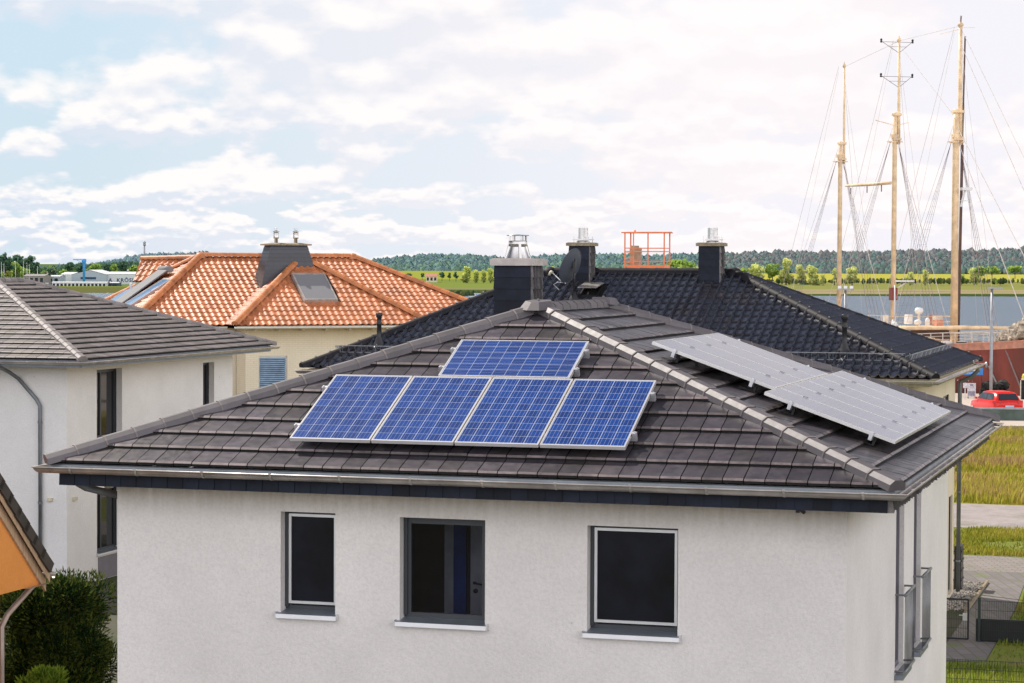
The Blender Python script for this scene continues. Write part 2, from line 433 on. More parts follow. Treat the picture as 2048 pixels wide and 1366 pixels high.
def slates(mb, P0, U, N, width, height, sw=.2, ch=.22, up=V3((0,0,1)), fin=.02, flip=False):
    P0 = V3(P0); U = V3(U); N = V3(N)
    rows = max(1, round(height/ch)); ch = height/rows; n = max(1, round(width/sw)); sw = width/n
    for r in range(rows):
        for i in range(n):
            u0, u1 = i*sw, (i+1)*sw+.004; z0, z1 = r*ch-.003, (r+1)*ch
            t = random.random(); f = fin*random.uniform(.75, 1.2)
            fa, fb = (f, .004) if flip else (.004, f)
            a = P0+U*u0+up*z0+N*(fa+.010); b = P0+U*u1+up*z0+N*(fb+.010)
            c = P0+U*u1+up*z1+N*(fb*.7); d = P0+U*u0+up*z1+N*fa*.7
            if flip: mb.cur_m = 1; mb.poly([P0+U*u0+up*z0, a, d, P0+U*u0+up*z1], t); mb.cur_m = 0
            mb.poly([a, b, c, d], t)
            b2 = P0+U*u1+up*z0; c2 = P0+U*u1+up*z1
            mb.poly([b, b2, c2, c], t)
            a2 = P0+U*u0+up*z0
            mb.poly([a2, b2, b, a], t)
def rect_sweep(mb, x0, x1, y0, y1, prof, t=None, closed_prof=False, smooth=False):
    """prof = (outset, z) swept round the rectangle with mitred corners"""
    rings = []
    for o, z in prof:
        b = len(mb.v)
        mb.v.extend([(x0-o,y0-o,z),(x1+o,y0-o,z),(x1+o,y1+o,z),(x0-o,y1+o,z)]); rings.append(b)
    n = len(rings); mb.cur_s = smooth
    for i in range(n if closed_prof else n-1):
        a, b = rings[i], rings[(i+1) % n]
        for k in range(4):
            k2 = (k+1) % 4; mb.face((a+k, a+k2, b+k2, b+k), t)
    mb.cur_s = False
def gutter(parent, x0, x1, y0, y1, z, r=.075, material=None, rb=.85, off=.06):
    mb = MB(); prof = []
    c = off
    for k in range(0, 9):
        a = pi+pi*k/8; prof.append((c+r*cos(a), z+r*sin(a)))
    prof2 = prof + [(c+r+.012, z+.006), (c+r+.016, z-.006), (c+r+.004, z-.012)]
    rect_sweep(mb, x0, x1, y0, y1, prof2, smooth=True)
    # inner skin
    inner = [(c+(r-.004)*cos(pi+pi*k/8), z+(r-.004)*sin(pi+pi*k/8)) for k in range(8, -1, -1)]
    rect_sweep(mb, x0, x1, y0, y1, inner, smooth=True)
    # brackets
    def bracket(cx, cy, dx, dy):
        for k in range(8):
            a0 = pi+pi*k/8; a1 = pi+pi*(k+1)/8; R = r+.004
            p0 = (c+R*cos(a0), z+R*sin(a0)); p1 = (c+R*cos(a1), z+R*sin(a1))
            w = .014; tx, ty = -dy, dx
            mb.poly([(cx+dx*p0[0]-tx*w, cy+dy*p0[0]-ty*w, p0[1]), (cx+dx*p0[0]+tx*w, cy+dy*p0[0]+ty*w, p0[1]),
                     (cx+dx*p1[0]+tx*w, cy+dy*p1[0]+ty*w, p1[1]), (cx+dx*p1[0]-tx*w, cy+dy*p1[0]-ty*w, p1[1])])
        mb.obox((cx+dx*(c+r+.006), cy+dy*(c+r+.006), z+.004), (dx*.012,dy*.012,0), (-dy*.016,dx*.016,0), (0,0,.01))
    x = x0+.35
    while x < x1: bracket(x, y0, 0, -1); bracket(x, y1, 0, 1); x += rb
    y = y0+.35
    while y < y1: bracket(x1, y, 1, 0); bracket(x0, y, -1, 0); y += rb
    return mb.build('gutter', material or M['zinc'], parent)
def wall_plane(mb, O, U, width, z0, z1, openings, N, reveal=.16):
    """wall in plane O+U*u, z; openings (u0,u1,za,zb); reveals go along -N"""
    O = V3(O); U = V3(U); N = V3(N); Z = V3((0,0,1))
    us = sorted(set([0, width]+[o[0] for o in openings]+[o[1] for o in openings]))
    zs = sorted(set([z0, z1]+[o[2] for o in openings]+[o[3] for o in openings]))
    for a, b in zip(us[:-1], us[1:]):
        for c, d in zip(zs[:-1], zs[1:]):
            m, n = (a+b)/2, (c+d)/2
            if any(o[0] < m < o[1] and o[2] < n < o[3] for o in openings): continue
            mb.poly([O+U*a+Z*c, O+U*b+Z*c, O+U*b+Z*d, O+U*a+Z*d])
    for o in openings:
        a, b, c, d = o[:4]; R = -N*reveal
        for p, q in (((a,c),(b,c)), ((b,c),(b,d)), ((b,d),(a,d)), ((a,d),(a,c))):
            P, Q = O+U*p[0]+Z*p[1], O+U*q[0]+Z*q[1]
            mb.poly([P, P+R, Q+R, Q])
def window(parent, O, U, N, u0, u1, z0, z1, depth=.12, screen=False, sill=True, pane_mat=None, fw=.07, mull=(), sill_out=.07, guide=True, frame_mat=None, name='window'):
    """frame (the part) > pane, sill, insect_screen"""
    O = V3(O); U = V3(U); N = V3(N); Z = V3((0,0,1)); fm = frame_mat or M['frame_dark']
    def P(u, z, n): return O+U*u+Z*z+N*n
    def bx(mb, a, b, c, d, n0, n1): mb.hexa([P(a,c,n0),P(b,c,n0),P(b,c,n1),P(a,c,n1),P(a,d,n0),P(b,d,n0),P(b,d,n1),P(a,d,n1)])
    g = .03; dn = -depth
    mb = MB(); e = .003
    bx(mb, u0+e, u0+fw, z0+e, z1-e, dn-.06, dn); bx(mb, u1-fw, u1-e, z0+e, z1-e, dn-.06, dn)
    bx(mb, u0+fw, u1-fw, z0+e, z0+fw, dn-.06, dn); bx(mb, u0+fw, u1-fw, z1-fw, z1-e, dn-.06, dn)
    for mu in mull: bx(mb, mu-.035, mu+.035, z0+fw, z1-fw, dn-.055, dn-.002)
    if guide:
        bx(mb, u0+.002, u0+.045, z0+.06, z1-.002, dn+.001, dn+.03); bx(mb, u1-.03, u1-.002, z0+.06, z1-.002, dn+.001, dn+.03)
    fr = mb.build(name, fm, parent)
    mb = MB(); mb.poly([P(u0+fw-.005, z0+fw-.005, dn-.035), P(u1-fw+.005, z0+fw-.005, dn-.035), P(u1-fw+.005, z1-fw+.005, dn-.035), P(u0+fw-.005, z1-fw+.005, dn-.035)])
    mb.build('pane', pane_mat or M['glass'], fr)
    if screen:
        mb = MB(); s = .032; a0, a1 = u0+.05, u1-.035; c0, c1 = z0+.10, z1-.035; n0, n1 = dn+.004, dn+.03
        bx(mb, a0, a0+s, c0, c1, n0, n1); bx(mb, a1-s, a1, c0, c1, n0, n1); bx(mb, a0+s, a1-s, c0, c0+s, n0, n1); bx(mb, a0+s, a1-s, c1-s, c1, n0, n1)
        mb.cur_m = 1; mb.poly([P(a0+s-.004,c0+s-.004,n0+.008),P(a1-s+.004,c0+s-.004,n0+.008),P(a1-s+.004,c1-s+.004,n0+.008),P(a0+s-.004,c1-s+.004,n0+.008)])
        mb.build('insect_screen', [M['alu'], M['mesh_dark']], fr)
    if sill:
        mb = MB(); so = sill_out; a, b = u0-.035, u1+.035
        mb.hexa([P(a,z0-.045,.002),P(b,z0-.045,.002),P(b,z0-.06,so),P(a,z0-.06,so),P(a,z0+.004,dn+.002),P(b,z0+.004,dn+.002),P(b,z0-.018,so),P(a,z0-.018,so)]) if False else None
        # sloping sheet, front lip, end stops
        e0, e1 = u0+.004, u1-.004
        mb.poly([P(e0,z0+.03,dn+.001),P(e1,z0+.03,dn+.001),P(e1,z0+.006,.0),P(e0,z0+.006,.0)])
        mb.poly([P(a,z0+.006,.001),P(b,z0+.006,.001),P(b,z0-.002,so),P(a,z0-.002,so)])
        mb.cur_m = 1
        mb.poly([P(a,z0-.002,so),P(b,z0-.002,so),P(b,z0-.052,so+.004),P(a,z0-.052,so+.004)])
        bx(mb, a-.012, a, z0-.05, z0+.022, .0, so+.008); bx(mb, b, b+.012, z0-.05, z0+.022, .0, so+.008)
        mb.build('sill', [M['sill'], M['alu']], fr)
    return fr
TH = 0.29169
CAMZ = 8.4
RZ = -TH
EX = V3((cos(TH), -sin(TH), 0)); EY = V3((sin(TH), cos(TH), 0))

def hip_roof(root, W, D, ez, R1, R2, tilem, capm, prof, tw, te, capprof, capseg, capscale=1.0, clips=None, smooth=False, facets='FRBL', lift=.03, holes={}, uoff=(0,0,0,0), captaper=.975, nosem=None, bandm=None):
    """front-right eave corner is the origin, x in [-W,0], y in [0,D]; R1,R2 ridge ends (x,y,z)"""
    FR, FL, BR, BL = (0,0,ez), (-W,0,ez), (0,D,ez), (-W,D,ez)
    along_y = abs(R1[0]-R2[0]) < 1e-6
    if along_y: # R1 = front end, R2 = back end
        F = dict(F=[FL,FR,R1], R=[FR,BR,R2,R1], B=[BR,BL,R2], L=[BL,FL,R1,R2])
        hips = [(FR,R1),(FL,R1),(BR,R2),(BL,R2),(R1,R2)]
    else:       # R1 = left end, R2 = right end
        F = dict(F=[FL,FR,R2,R1], R=[FR,BR,R2], B=[BR,BL,R1,R2], L=[BL,FL,R1])
        hips = [(FR,R2),(FL,R1),(BR,R2),(BL,R1),(R1,R2)]
    mb = MB()
    for i, k in enumerate('FRBL'):
        deck(mb, F[k])
    mb.cur_m = 1
    for i, k in enumerate('FRBL'):
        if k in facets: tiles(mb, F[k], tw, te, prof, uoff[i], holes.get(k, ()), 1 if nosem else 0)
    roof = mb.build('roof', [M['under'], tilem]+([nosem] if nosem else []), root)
    for a, b in hips:
        mb = MB(); caps(mb, a, b, capprof, capseg, lift, capscale, smooth, mb if clips else None, captaper, bandm is not None)
        mb.build('ridge_cap', [capm, clips or bandm or capm], roof)
    return roof, F, hips
def on_facet(P):
    A, U, Vv, N = facet_frame(P)
    return A, U, Vv, N

# ================================================================== MAIN HOUSE
W, D, EZ = 10.03, 11.76, 6.06
main = tag(empty('villa', (4.0931, 24.6829, 0), RZ), 'nearest pale rendered villa, brown flat tiled roof carrying solar panels on two slopes', 'house')
HIPM = dict(HEX=None)
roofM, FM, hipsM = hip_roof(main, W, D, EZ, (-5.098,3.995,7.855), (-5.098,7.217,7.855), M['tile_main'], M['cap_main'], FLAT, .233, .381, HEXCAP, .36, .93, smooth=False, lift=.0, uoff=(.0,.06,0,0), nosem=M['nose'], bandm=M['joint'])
for (x, y, z, s) in ((-5.098,3.93,7.945,1), (-5.098,7.28,7.945,-1)):   # three-way cap blocks on the ridge ends
    mb = MB()
    top = [(x-.17,y-.02*s,z+.02),(x-.05,y-.17*s,z+.005),(x+.05,y-.17*s,z+.005),(x+.17,y-.02*s,z+.02),(x+.12,y+.16*s,z+.035),(x-.12,y+.16*s,z+.035)]
    bot = [(x-.24,y-.09*s,z-.09),(x-.08,y-.26*s,z-.10),(x+.08,y-.26*s,z-.10),(x+.24,y-.09*s,z-.09),(x+.15,y+.2*s,z-.07),(x-.15,y+.2*s,z-.07)]
    mb.poly(top if s > 0 else top[::-1])
    for i in range(6):
        j = (i+1) % 6
        q = [bot[i], bot[j], top[j], top[i]]
        mb.poly(q if s > 0 else q[::-1])
    mb.lathe((x, y, z+.02), [(.0,.03),(.016,.028),(.018,0)], 8)
    mb.build('ridge_end_cap', M['cap_main'], roofM)
# walls
wx0, wx1, wy0, wy1 = -W+.606, -.606, .606, 10.90
wall_ops_f = [(2.73-.606, 3.42-.606, 4.30, 5.503), (4.222-.606, 5.262-.606, 4.275, 5.487), (6.478-.606, 7.53-.606, 4.255, 5.472)]
rw_ops = [(4.82-.606, 5.64-.606, 3.24, 5.786), (6.69-.606, 7.50-.606, 3.24, 5.786)]
mb = MB()
wall_plane(mb, (wx0,wy0,0), (1,0,0), wx1-wx0, 0, 5.79, wall_ops_f, (0,-1,0), .2)
wall_plane(mb, (wx1,wy0,0), (0,1,0), wy1-wy0, 0, 5.79, rw_ops, (1,0,0), .12)
wall_plane(mb, (wx1,wy1,0), (-1,0,0), wx1-wx0, 0, 5.79, [], (0,1,0))
wall_plane(mb, (wx0,wy1,0), (0,-1,0), wy1-wy0, 0, 5.79, [], (-1,0,0))
mb.build('wall', M['stucco'], main)
OF = (wx0, wy0, 0)
for i, o in enumerate(wall_ops_f):
    w = window(main, OF, (1,0,0), (0,-1,0), *o, depth=.16, screen=(i != 1), fw=.085 if i == 1 else .075, pane_mat=M['clear'] if i == 1 else None)
    w['label'] = ['narrow window with light screen frame', 'window with plain dark frame and a white door inside', 'wide window with light screen frame'][i]
# the room behind the middle window
mb = MB(); x0, x1 = wx0+2.7, wx0+5.0; yb = wy0+1.75
mb.box(x0, x0+.05, wy0+.25, yb, 3.4, 5.75); mb.box(x1, x1+.05, wy0+.25, yb, 3.4, 5.75); mb.box(x0, x1, wy0+.25, yb, 3.35, 3.4); mb.box(x0, x1, wy0+.25, yb, 5.75, 5.8); mb.box(x0, x1, yb, yb+.05, 3.4, 5.75)
M['room'] = mat('dim_maroon_room', (.045,.025,.055), .8); M['room_white'] = mat('white_door_leaf', (.55,.55,.62), .5); M['room_blue'] = mat('blue_curtain', (.03,.07,.35), .7)
mb.build('room', M['room'], main)
mb = MB(); dx = wx0+3.58
mb.box(dx+.02, dx+.14, yb-.05, yb-.01, 3.4, 5.6); mb.box(dx+.36, dx+.72, yb-.06, yb-.01, 3.4, 5.6)
mb.cur_m = 1; mb.box(dx+.14, dx+.30, yb-.06, yb-.02, 3.4, 5.62)
mb.cur_m = 2; mb.bar((dx+.42,yb-.10,4.52), (dx+.55,yb-.10,4.50), .018); mb.bar((dx+.42,yb-.10,4.52), (dx+.42,yb-.05,4.52), .03); mb.lathe((dx+.43,yb-.075,4.42), [(.0,0),(.03,.0),(.03,.012)], 10, axis='y')
mb.build('door', [M['room_white'], M['room_blue'], M['plastic_black']], main)
M['rail'] = mat('grey_steel_rail', (.22,.23,.25), .4, metal=.6)
# french windows on the right wall with rails
for (u0, u1, z0, z1) in rw_ops:
    w = window(main, (wx1,wy0,0), (0,1,0), (1,0,0), u0, u1, z0, z1, depth=.06, sill=False, pane_mat=M['grey_band'], fw=.05, name='french_window', frame_mat=M['grey_band'], guide=False)
    mb = MB(); y0, y1 = wy0+u0-.07, wy0+u1+.10; xo = wx1+.13
    for z in (3.27, 4.25):
        mb.tube([(xo,y0,z),(xo,y1,z)], .021, 8)
        for yy in (y0+.04, y1-.04): mb.tube([(wx1-.01,yy,z),(xo,yy,z)], .014, 6)
    k = 0; n = 8
    for k in range(n):
        yy = y0+.05+(y1-y0-.10)*k/(n-1); mb.tube([(xo,yy,3.27),(xo,yy,4.25)], .0065, 6)
    mb.build('balcony_rail', M['rail'], w)
    mb = MB(); mb.poly([(wx1-.1,wy0+u0,z0+.01),(wx1+.001,wy0+u0-.03,z0-.01),(wx1+.001,wy0+u1+.03,z0-.01),(wx1-.1,wy0+u1,z0+.01)])
    mb.box(wx1+.001, wx1+.11, wy0+u0-.05, wy0+u1+.05, z0-.08, z0-.015)
    mb.build('sill', M['sill'], w)
# soffit, eaves fascia
fi = .10
mb = MB(); zf0, zf1 = 5.785, 5.955
x0, x1, y0, y1 = -W+fi, -fi, fi, D-fi
for q in ([(x0,y0),(x1,y0),(wx1,wy0),(wx0,wy0)], [(x1,y0),(x1,y1),(wx1,wy1),(wx1,wy0)], [(x1,y1),(x0,y1),(wx0,wy1),(wx1,wy1)], [(x0,y1),(x0,y0),(wx0,wy0),(wx0,wy1)]):
    mb.poly([(p[0],p[1],zf0+.012) for p in q])
mb.build('soffit', M['soffit'], main)
mb = MB()
mb.box(x0+.01, x1-.01, y0+.01, y0+.03, zf0+.02, 6.03); mb.box(x1-.03, x1-.01, y0+.03, y1-.01, zf0+.02, 6.03); mb.box(x0+.01, x0+.03, y0+.03, y1-.01, zf0+.02, 6.03); mb.box(x0+.03, x1-.03, y1-.03, y1-.01, zf0+.02, 6.03)
slates(mb, (x0,y0,zf0), (1,0,0), (0,-1,0), x1-x0, zf1-zf0, .20, .3, fin=.014)
slates(mb, (x1,y0,zf0), (0,1,0), (1,0,0), y1-y0, zf1-zf0, .17, .3, fin=.06, flip=True)
mb.build('fascia', [M['slate'], M['slate_edge']], main)
mb = MB()   # eaves flashing between tiles and gutter
rect_sweep(mb, -W, 0, 0, D, [(-.03,6.045),(-.012,6.03),(-.004,6.00),(-.004,5.96)])
mb.build('eaves_flashing', M['zinc_d'], main)
gutter(main, -W, 0, 0, D, 6.008, off=.055)
mb = MB(); mb.tube([(-W+.30,.14,5.86),(-W+.31,.17,5.80),(-W+.36,.28,5.74),(-W+.44,.60,5.66),(-W+.50,.85,5.60),(-W+.53,.96,5.5),(-W+.53,.98,0.05)], .045, 10)
mb.build('downpipe', M['zinc_d'], main)
mb = MB(); mb.lathe((-W+.62,.36,5.76), [(0,-.02),(.05,-.018),(.065,.0),(.065,.03),(0,.035)], 14)
mb.build('soffit_lamp', M['offwhite'], main)
mb = MB(); mb.box(-1.17,-1.13,.585,.606,5.70,5.755); mb.bar((-1.15,.60,5.76),(-1.07,.58,5.70),.03)
mb.build('wall_socket', M['plastic_black'], main)

def clad_chimney(root, x0, x1, y0, y1, z0, z1, cap='metal', ch=.19, name='chimney', capmat=None, over=.06, caph=.10):
    c = MB(); c.box(x0, x1, y0, y1, z0, z1)
    slates(c, (x0,y0,z0), (1,0,0), (0,-1,0), x1-x0, z1-z0, (x1-x0), ch, fin=.004)
    slates(c, (x1,y0,z0), (0,1,0), (1,0,0), y1-y0, z1-z0, .15, ch, fin=.05, flip=True)
    slates(c, (x0,y1,z0), (0,-1,0), (-1,0,0), y1-y0, z1-z0, .125, ch, fin=.012)
    slates(c, (x1,y1,z0), (-1,0,0), (0,1,0), x1-x0, z1-z0, .2, ch, fin=.012)
    o = c.build(name, [M['slate'], M['slate_edge']], root)
    c = MB(); e = over; c.box(x0-e, x1+e, y0-e, y1+e, z1, z1+caph)
    c.box(x0-e+.03, x1+e-.03, y0-e+.03, y1+e-.03, z1+caph, z1+caph+.012)
    c.build('chimney_cap', capmat or M['zinc'], o)
    return o
ch = clad_chimney(main, -6.42, -5.90, 6.30, 6.90, 6.8, 8.42, ch=.165, caph=.09)
cx, cy, cz = -6.16, 6.55, 8.52
mb = MB(); mb.lathe((cx,cy,cz), [(.17,0),(.165,.01),(.10,.19),(.10,.2)], 24)
for k in range(4):
    a = k*pi/2+.5; mb.bar((cx+.185*cos(a),cy+.185*sin(a),cz), (cx+.135*cos(a),cy+.135*sin(a),cz+.2), .035, .006)
mb.lathe((cx,cy,cz+.17), [(.128,0),(.132,.005),(.132,.075),(.125,.08),(.10,.08)], 24)
for k in range(6):
    a = k*pi/3+.2; mb.bar((cx+.115*cos(a),cy+.115*sin(a),cz+.24), (cx+.115*cos(a),cy+.115*sin(a),cz+.33), .028, .01)
mb.lathe((cx,cy,cz+.325), [(.0,.012),(.158,.004),(.16,-.004),(.155,-.006),(0,-.002)], 24)
mb.build('cowl', M['steel'], ch)

# ------------------------------------------------------------------ solar panels
def solar_proto(cellmat):
    root = empty('solar_panel')
    mb = MB(); w, l, t = .992, 1.65, .040; b = .013
    mb.box(0, b, 0, l, -t, 0); mb.box(w-b, w, 0, l, -t, 0); mb.box(b, w-b, 0, b, -t, 0); mb.box(b, w-b, l-b, l, -t, 0)
    mb.build('frame', M['alu_white'], root)
    mb = MB(); mb.poly([(b-.001,b-.001,-.003),(w-b+.001,b-.001,-.003),(w-b+.001,l-b+.001,-.003),(b-.001,l-b+.001,-.003)])
    mb.build('cell_glass', cellmat, root)
    mb = MB(); mb.poly([(b-.001,b-.001,-.01),(b-.001,l-b+.001,-.01),(w-b+.001,l-b+.001,-.01),(w-b+.001,b-.001,-.01)])
    mb.build('backsheet', M['white'], root)
    return root
M['clamp'] = mat('grey_clamp', (.24,.24,.27), .5, metal=.3)
house_mx = Matrix.Translation((4.0931, 24.6829, 0)) @ Matrix.Rotation(RZ, 4, 'Z')
def facet_mx(P, u, v, h, rot90=False, hm=None):
    A, U, Vv, N = facet_frame(P)
    o = A+U*u+Vv*v+N*h
    X, Y = (Vv, -U) if rot90 else (U, Vv)
    m = Matrix((( X.x,Y.x,N.x,o.x),(X.y,Y.y,N.y,o.y),(X.z,Y.z,N.z,o.z),(0,0,0,1)))
    return (hm or house_mx) @ m
spA = solar_proto(M['solar']); spB = solar_proto(M['solar2'])
used = {'A': False, 'B': False}
def put_panel(kind, mx, label, group):
    src = spA if kind == 'A' else spB
    o = copy_tree(src) if used[kind] else src
    used[kind] = True
    o.matrix_world = mx; tag(o, label, 'solar panel', group)
    return o
ordn = ['leftmost', 'second from left', 'third from left', 'rightmost']
for i in range(4):
    put_panel('A', facet_mx(FM['F'], 2.949+i*1.012, .448, .168), '%s of the four upright blue panels on the front slope' % ordn[i], 'blue solar panels on the front slope')
put_panel('A', facet_mx(FM['F'], 4.261+1.65, 2.129, .168, True), 'blue panel laid sideways on its own above the row of four', 'blue solar panels on the front slope')
ordb = ['nearest', 'second nearest', 'third nearest', 'fourth nearest', 'fifth nearest', 'farthest']
for i in range(6):
    put_panel('B', facet_mx(FM['R'], 2.4986+i*1.012, .411, .196), '%s of the six pale panels in the lower row on the right slope' % ordb[i], 'pale reflecting solar panels on the right slope')
for i in range(4):
    put_panel('B', facet_mx(FM['R'], 3.347+i*1.012, 2.080, .196), '%s of the four pale panels in the upper row on the right slope' % (ordb[i] if i < 3 else 'farthest'), 'pale reflecting solar panels on the right slope')
def rail(P, u0, u1, v, h, label, vert=False, hooks=3, joints=()):
    r = empty('mounting_rail'); r.matrix_world = facet_mx(P, 0, 0, 0)
    tag(r, label, 'mounting rail', 'rails under the solar panels')
    mb = MB()
    if not vert: mb.box(u0, u1, v-.02, v+.02, h-.095, h-.044)
    else: mb.box(v-.02, v+.02, u0, u1, h-.095, h-.044)
    mb.build('profile', M['alu'], r)
    for k in range(hooks):
        u = u0+.22+(u1-u0-.44)*k/(hooks-1); mb = MB()
        if not vert:
            mb.box(u-.018, u+.018, v-.05, v-.022, .03, h-.05); mb.box(u-.018, u+.018, v-.05, v+.16, .03, .038); mb.box(u-.03,u+.03,v-.055,v+.02,h-.105,h-.095)
        else:
            mb.box(v-.05, v-.022, u-.018, u+.018, .03, h-.05); mb.box(v-.05,v+.02,u-.018,u+.16,.03,.038)
        mb.build('roof_hook', M['plastic_black'], r)
    for u in joints:
        mb = MB(); mb.box(u-.021, u+.021, v-.03, v+.03, h+.0005, h+.006); mb.box(u-.009, u+.009, v-.02, v+.02, h-.05, h+.0005); mb.build('mid_clamp', M['clamp'], r)
    for uu, s in ((u0, -1), (u1, 1)):
        mb = MB()
        if not vert: mb.box(uu, uu-.05*s, v-.022, v+.022, h-.044, h+.004); mb.box(uu-.05*s, uu-.075*s, v-.022, v+.022, h-.0035, h+.004); mb.box(uu-.03*s, uu-.01*s, v-.01, v+.01, h+.004, h+.016)
        else: mb.box(v-.022, v+.022, uu, uu-.05*s, h-.044, h+.004); mb.box(v-.022, v+.022, uu-.05*s, uu-.075*s, h-.0035, h+.004)
        mb.build('end_clamp', M['alu'], r)
e = .06
for k, v in enumerate((.78, 1.76)): rail(FM['F'], 2.949-e, 2.949+4.028+e, v, .168, ['lower', 'upper'][k]+' rail under the row of four blue panels', hooks=5)
for k, v in enumerate((2.36, 2.86)): rail(FM['F'], 4.261-e, 5.911+e, v, .168, ['lower', 'upper'][k]+' rail under the single sideways blue panel', hooks=2)
for k, v in enumerate((.70, 1.72)): rail(FM['R'], 2.4986-e, 2.4986+6.052+e, v, .196, ['lower', 'upper'][k]+' rail under the six pale panels', hooks=6, joints=[2.4986+i*1.012-.010 for i in range(1, 6)])
for k, v in enumerate((2.38, 3.42)): rail(FM['R'], 3.347-e, 3.347+4.028+e, v, .196, ['lower', 'upper'][k]+' rail under the four pale panels', hooks=4, joints=[3.347+i*1.012-.010 for i in range(1, 4)])

# ================================================================== BLACK TILED HOUSE
K = .8695
WB, DB, EB = 14.84, 10.24, 6.0
blk = tag(empty('bungalow', (9.25, 50.75, 0), RZ), 'cream house with glossy black pantile roof and two slate chimneys behind the nearest villa', 'house')
roofB, FB, hipsB = hip_roof(blk, WB, DB, EB, (-10.2,5.12,8.27), (-5.50,5.12,8.27), M['tile_black'], M['cap_black'], PAN, .212, .345, ROUNDCAP, .40, 1.0, clips=M['galv'], smooth=True, lift=.02, facets='FR', holes={'F': [(14.84-9.08, 14.84-8.56, 3.98, 4.75)]})
# the two slopes that face away keep plain corrugated courses
mb = MB()
for k in 'BL': tiles(mb, FB[k], .6, .345, FLAT)
mb.build('rear_tiles', M['tile_black'], roofB)
for p in ((-10.2,5.12,8.27), (-5.50,5.12,8.27)):   # dome caps where three ridges meet
    mb = MB(); mb.lathe((p[0],p[1],p[2]-.08), [(.24,0),(.22,.1),(.15,.18),(.07,.215),(0,.22)], 14)
    mb.build('ridge_end_cap', M['cap_black'], roofB)
bx0, bx1, by0, by1 = -WB+.52, -.52, .52, 9.3
mb = MB()
wall_plane(mb, (bx0,by0,0), (1,0,0), bx1-bx0, 0, 5.8, [(1.5,2.7,3.4,4.9),(10.6,11.9,3.4,4.9)], (0,-1,0), .15)
wall_plane(mb, (bx1,by0,0), (0,1,0), by1-by0, 0, 5.8, [(6.0,7.35,4.75,5.25),(7.55,8.4,0.1,2.62)], (1,0,0), .18)
wall_plane(mb, (bx1,by1,0), (-1,0,0), bx1-bx0, 0, 5.8, [], (0,1,0)); wall_plane(mb, (bx0,by1,0), (0,-1,0), by1-by0, 0, 5.8, [], (-1,0,0))
mb.build('wall', M['cream'], blk)
window(blk, (bx0,by0,0), (1,0,0), (0,-1,0), 1.5,2.7,3.4,4.9); window(blk, (bx0,by0,0), (1,0,0), (0,-1,0), 10.6,11.9,3.4,4.9)
window(blk, (bx1,by0,0), (0,1,0), (1,0,0), 6.0,7.35,4.75,5.25, pane_mat=M['soffit'], depth=.05, sill=False)
window(blk, (bx1,by0,0), (0,1,0), (1,0,0), 7.55,8.4,.1,2.62, pane_mat=M['grey_band'], depth=.08, sill=False, name='door')
mb = MB(); i_ = .12; q0 = (-WB+i_, -i_, i_, DB-i_)
x0, x1, y0, y1 = q0
for q in ([(x0,y0),(x1,y0),(bx1,by0),(bx0,by0)], [(x1,y0),(x1,y1),(bx1,by1),(bx1,by0)], [(x1,y1),(x0,y1),(bx0,by1),(bx1,by1)], [(x0,y1),(x0,y0),(bx0,by0),(bx0,by1)]):
    mb.poly([(p[0],p[1],5.80) for p in q])
rect_sweep(mb, x0, x1, y0, y1, [(0,5.80),(0,5.97)])
mb.build('soffit', M['cream'], blk)
gutter(blk, -WB, 0, 0, DB, 5.93, r=.075)
mb = MB(); yd = 9.62
mb.tube([(.05,yd,5.86),(.03,yd,5.78),(-.15,yd,5.6),(-.40,yd,5.5),(-.43,yd,5.4),(-.43,yd,.02)], .055, 10)
for z in (4.4, 2.6, .8): mb.lathe((-.43,yd,z), [(.062,0),(.062,.05)], 10)
mb.build('downpipe', M['zinc_d'], blk)
mb = MB(); mb.box(-2.2,-1.8,by0-.01,by0-.0,5.3,5.75); mb.build('wall_panel', M['white'], blk)
mossy = M['concrete']
for (x0, lab) in ((-9.53, 'left of the two'), (-6.24, 'right of the two')):
    c = clad_chimney(blk, x0, x0+.50, 4.50, 5.10, 7.6, 8.93, ch=.165, capmat=mossy, over=.07, caph=.075)
    mb = MB(); zz = 9.005; cx, cy = x0+.27, 4.82
    for dx in (-.19,.19):
        for dy in (-.19,.19): mb.bar((cx+dx,cy+dy,zz), (cx+dx,cy+dy,zz+.16), .012)
    mb.lathe((cx,cy,zz), [(.16,0),(.17,.03),(.15,.05),(.12,.06)], 18)
    mb.box(cx-.22, cx+.22, cy-.22, cy+.22, zz+.075, zz+.095)
    mb.obox((cx,cy,zz+.24), (.10*cos(.5),.10*sin(.5),0), (-.10*sin(.5),.10*cos(.5),0), (0,0,.135))
    for dx in (-.09,0,.09): mb.obox((cx+dx*cos(.5)+.105*sin(.5),cy+dx*sin(.5)-.105*cos(.5),zz+.24), (.006,0,0), (0,.006,0), (0,0,.14))
    mb.build('flue_cowl', M['steel'], c)
# roof window standing open, lead apron
A, U, Vv, N = facet_frame(FB['F'])
def fp(u, v, h): return A+U*u+Vv*v+N*h
def bu(x): return x+WB
mb = MB(); a, b, c, d = bu(-9.06), bu(-8.58), 4.02, 4.72
for (p, q, r_, s_) in ((a,a+.04,c,d),(b-.04,b,c,d),(a+.04,b-.04,c,c+.04),(a+.04,b-.04,d-.04,d)):
    mb.hexa([fp(p,r_,-.02),fp(q,r_,-.02),fp(q,s_,-.02),fp(p,s_,-.02),fp(p,r_,.09),fp(q,r_,.09),fp(q,s_,.09),fp(p,s_,.09)])
sk = mb.build('skylight', M['plastic_black'], blk)
mb = MB(); tilt = .19
mb.hexa([fp(a,c,.10+tilt),fp(b,c,.10+tilt),fp(b,d,.10),fp(a,d,.10),fp(a,c,.125+tilt),fp(b,c,.125+tilt),fp(b,d,.125),fp(a,d,.125)])
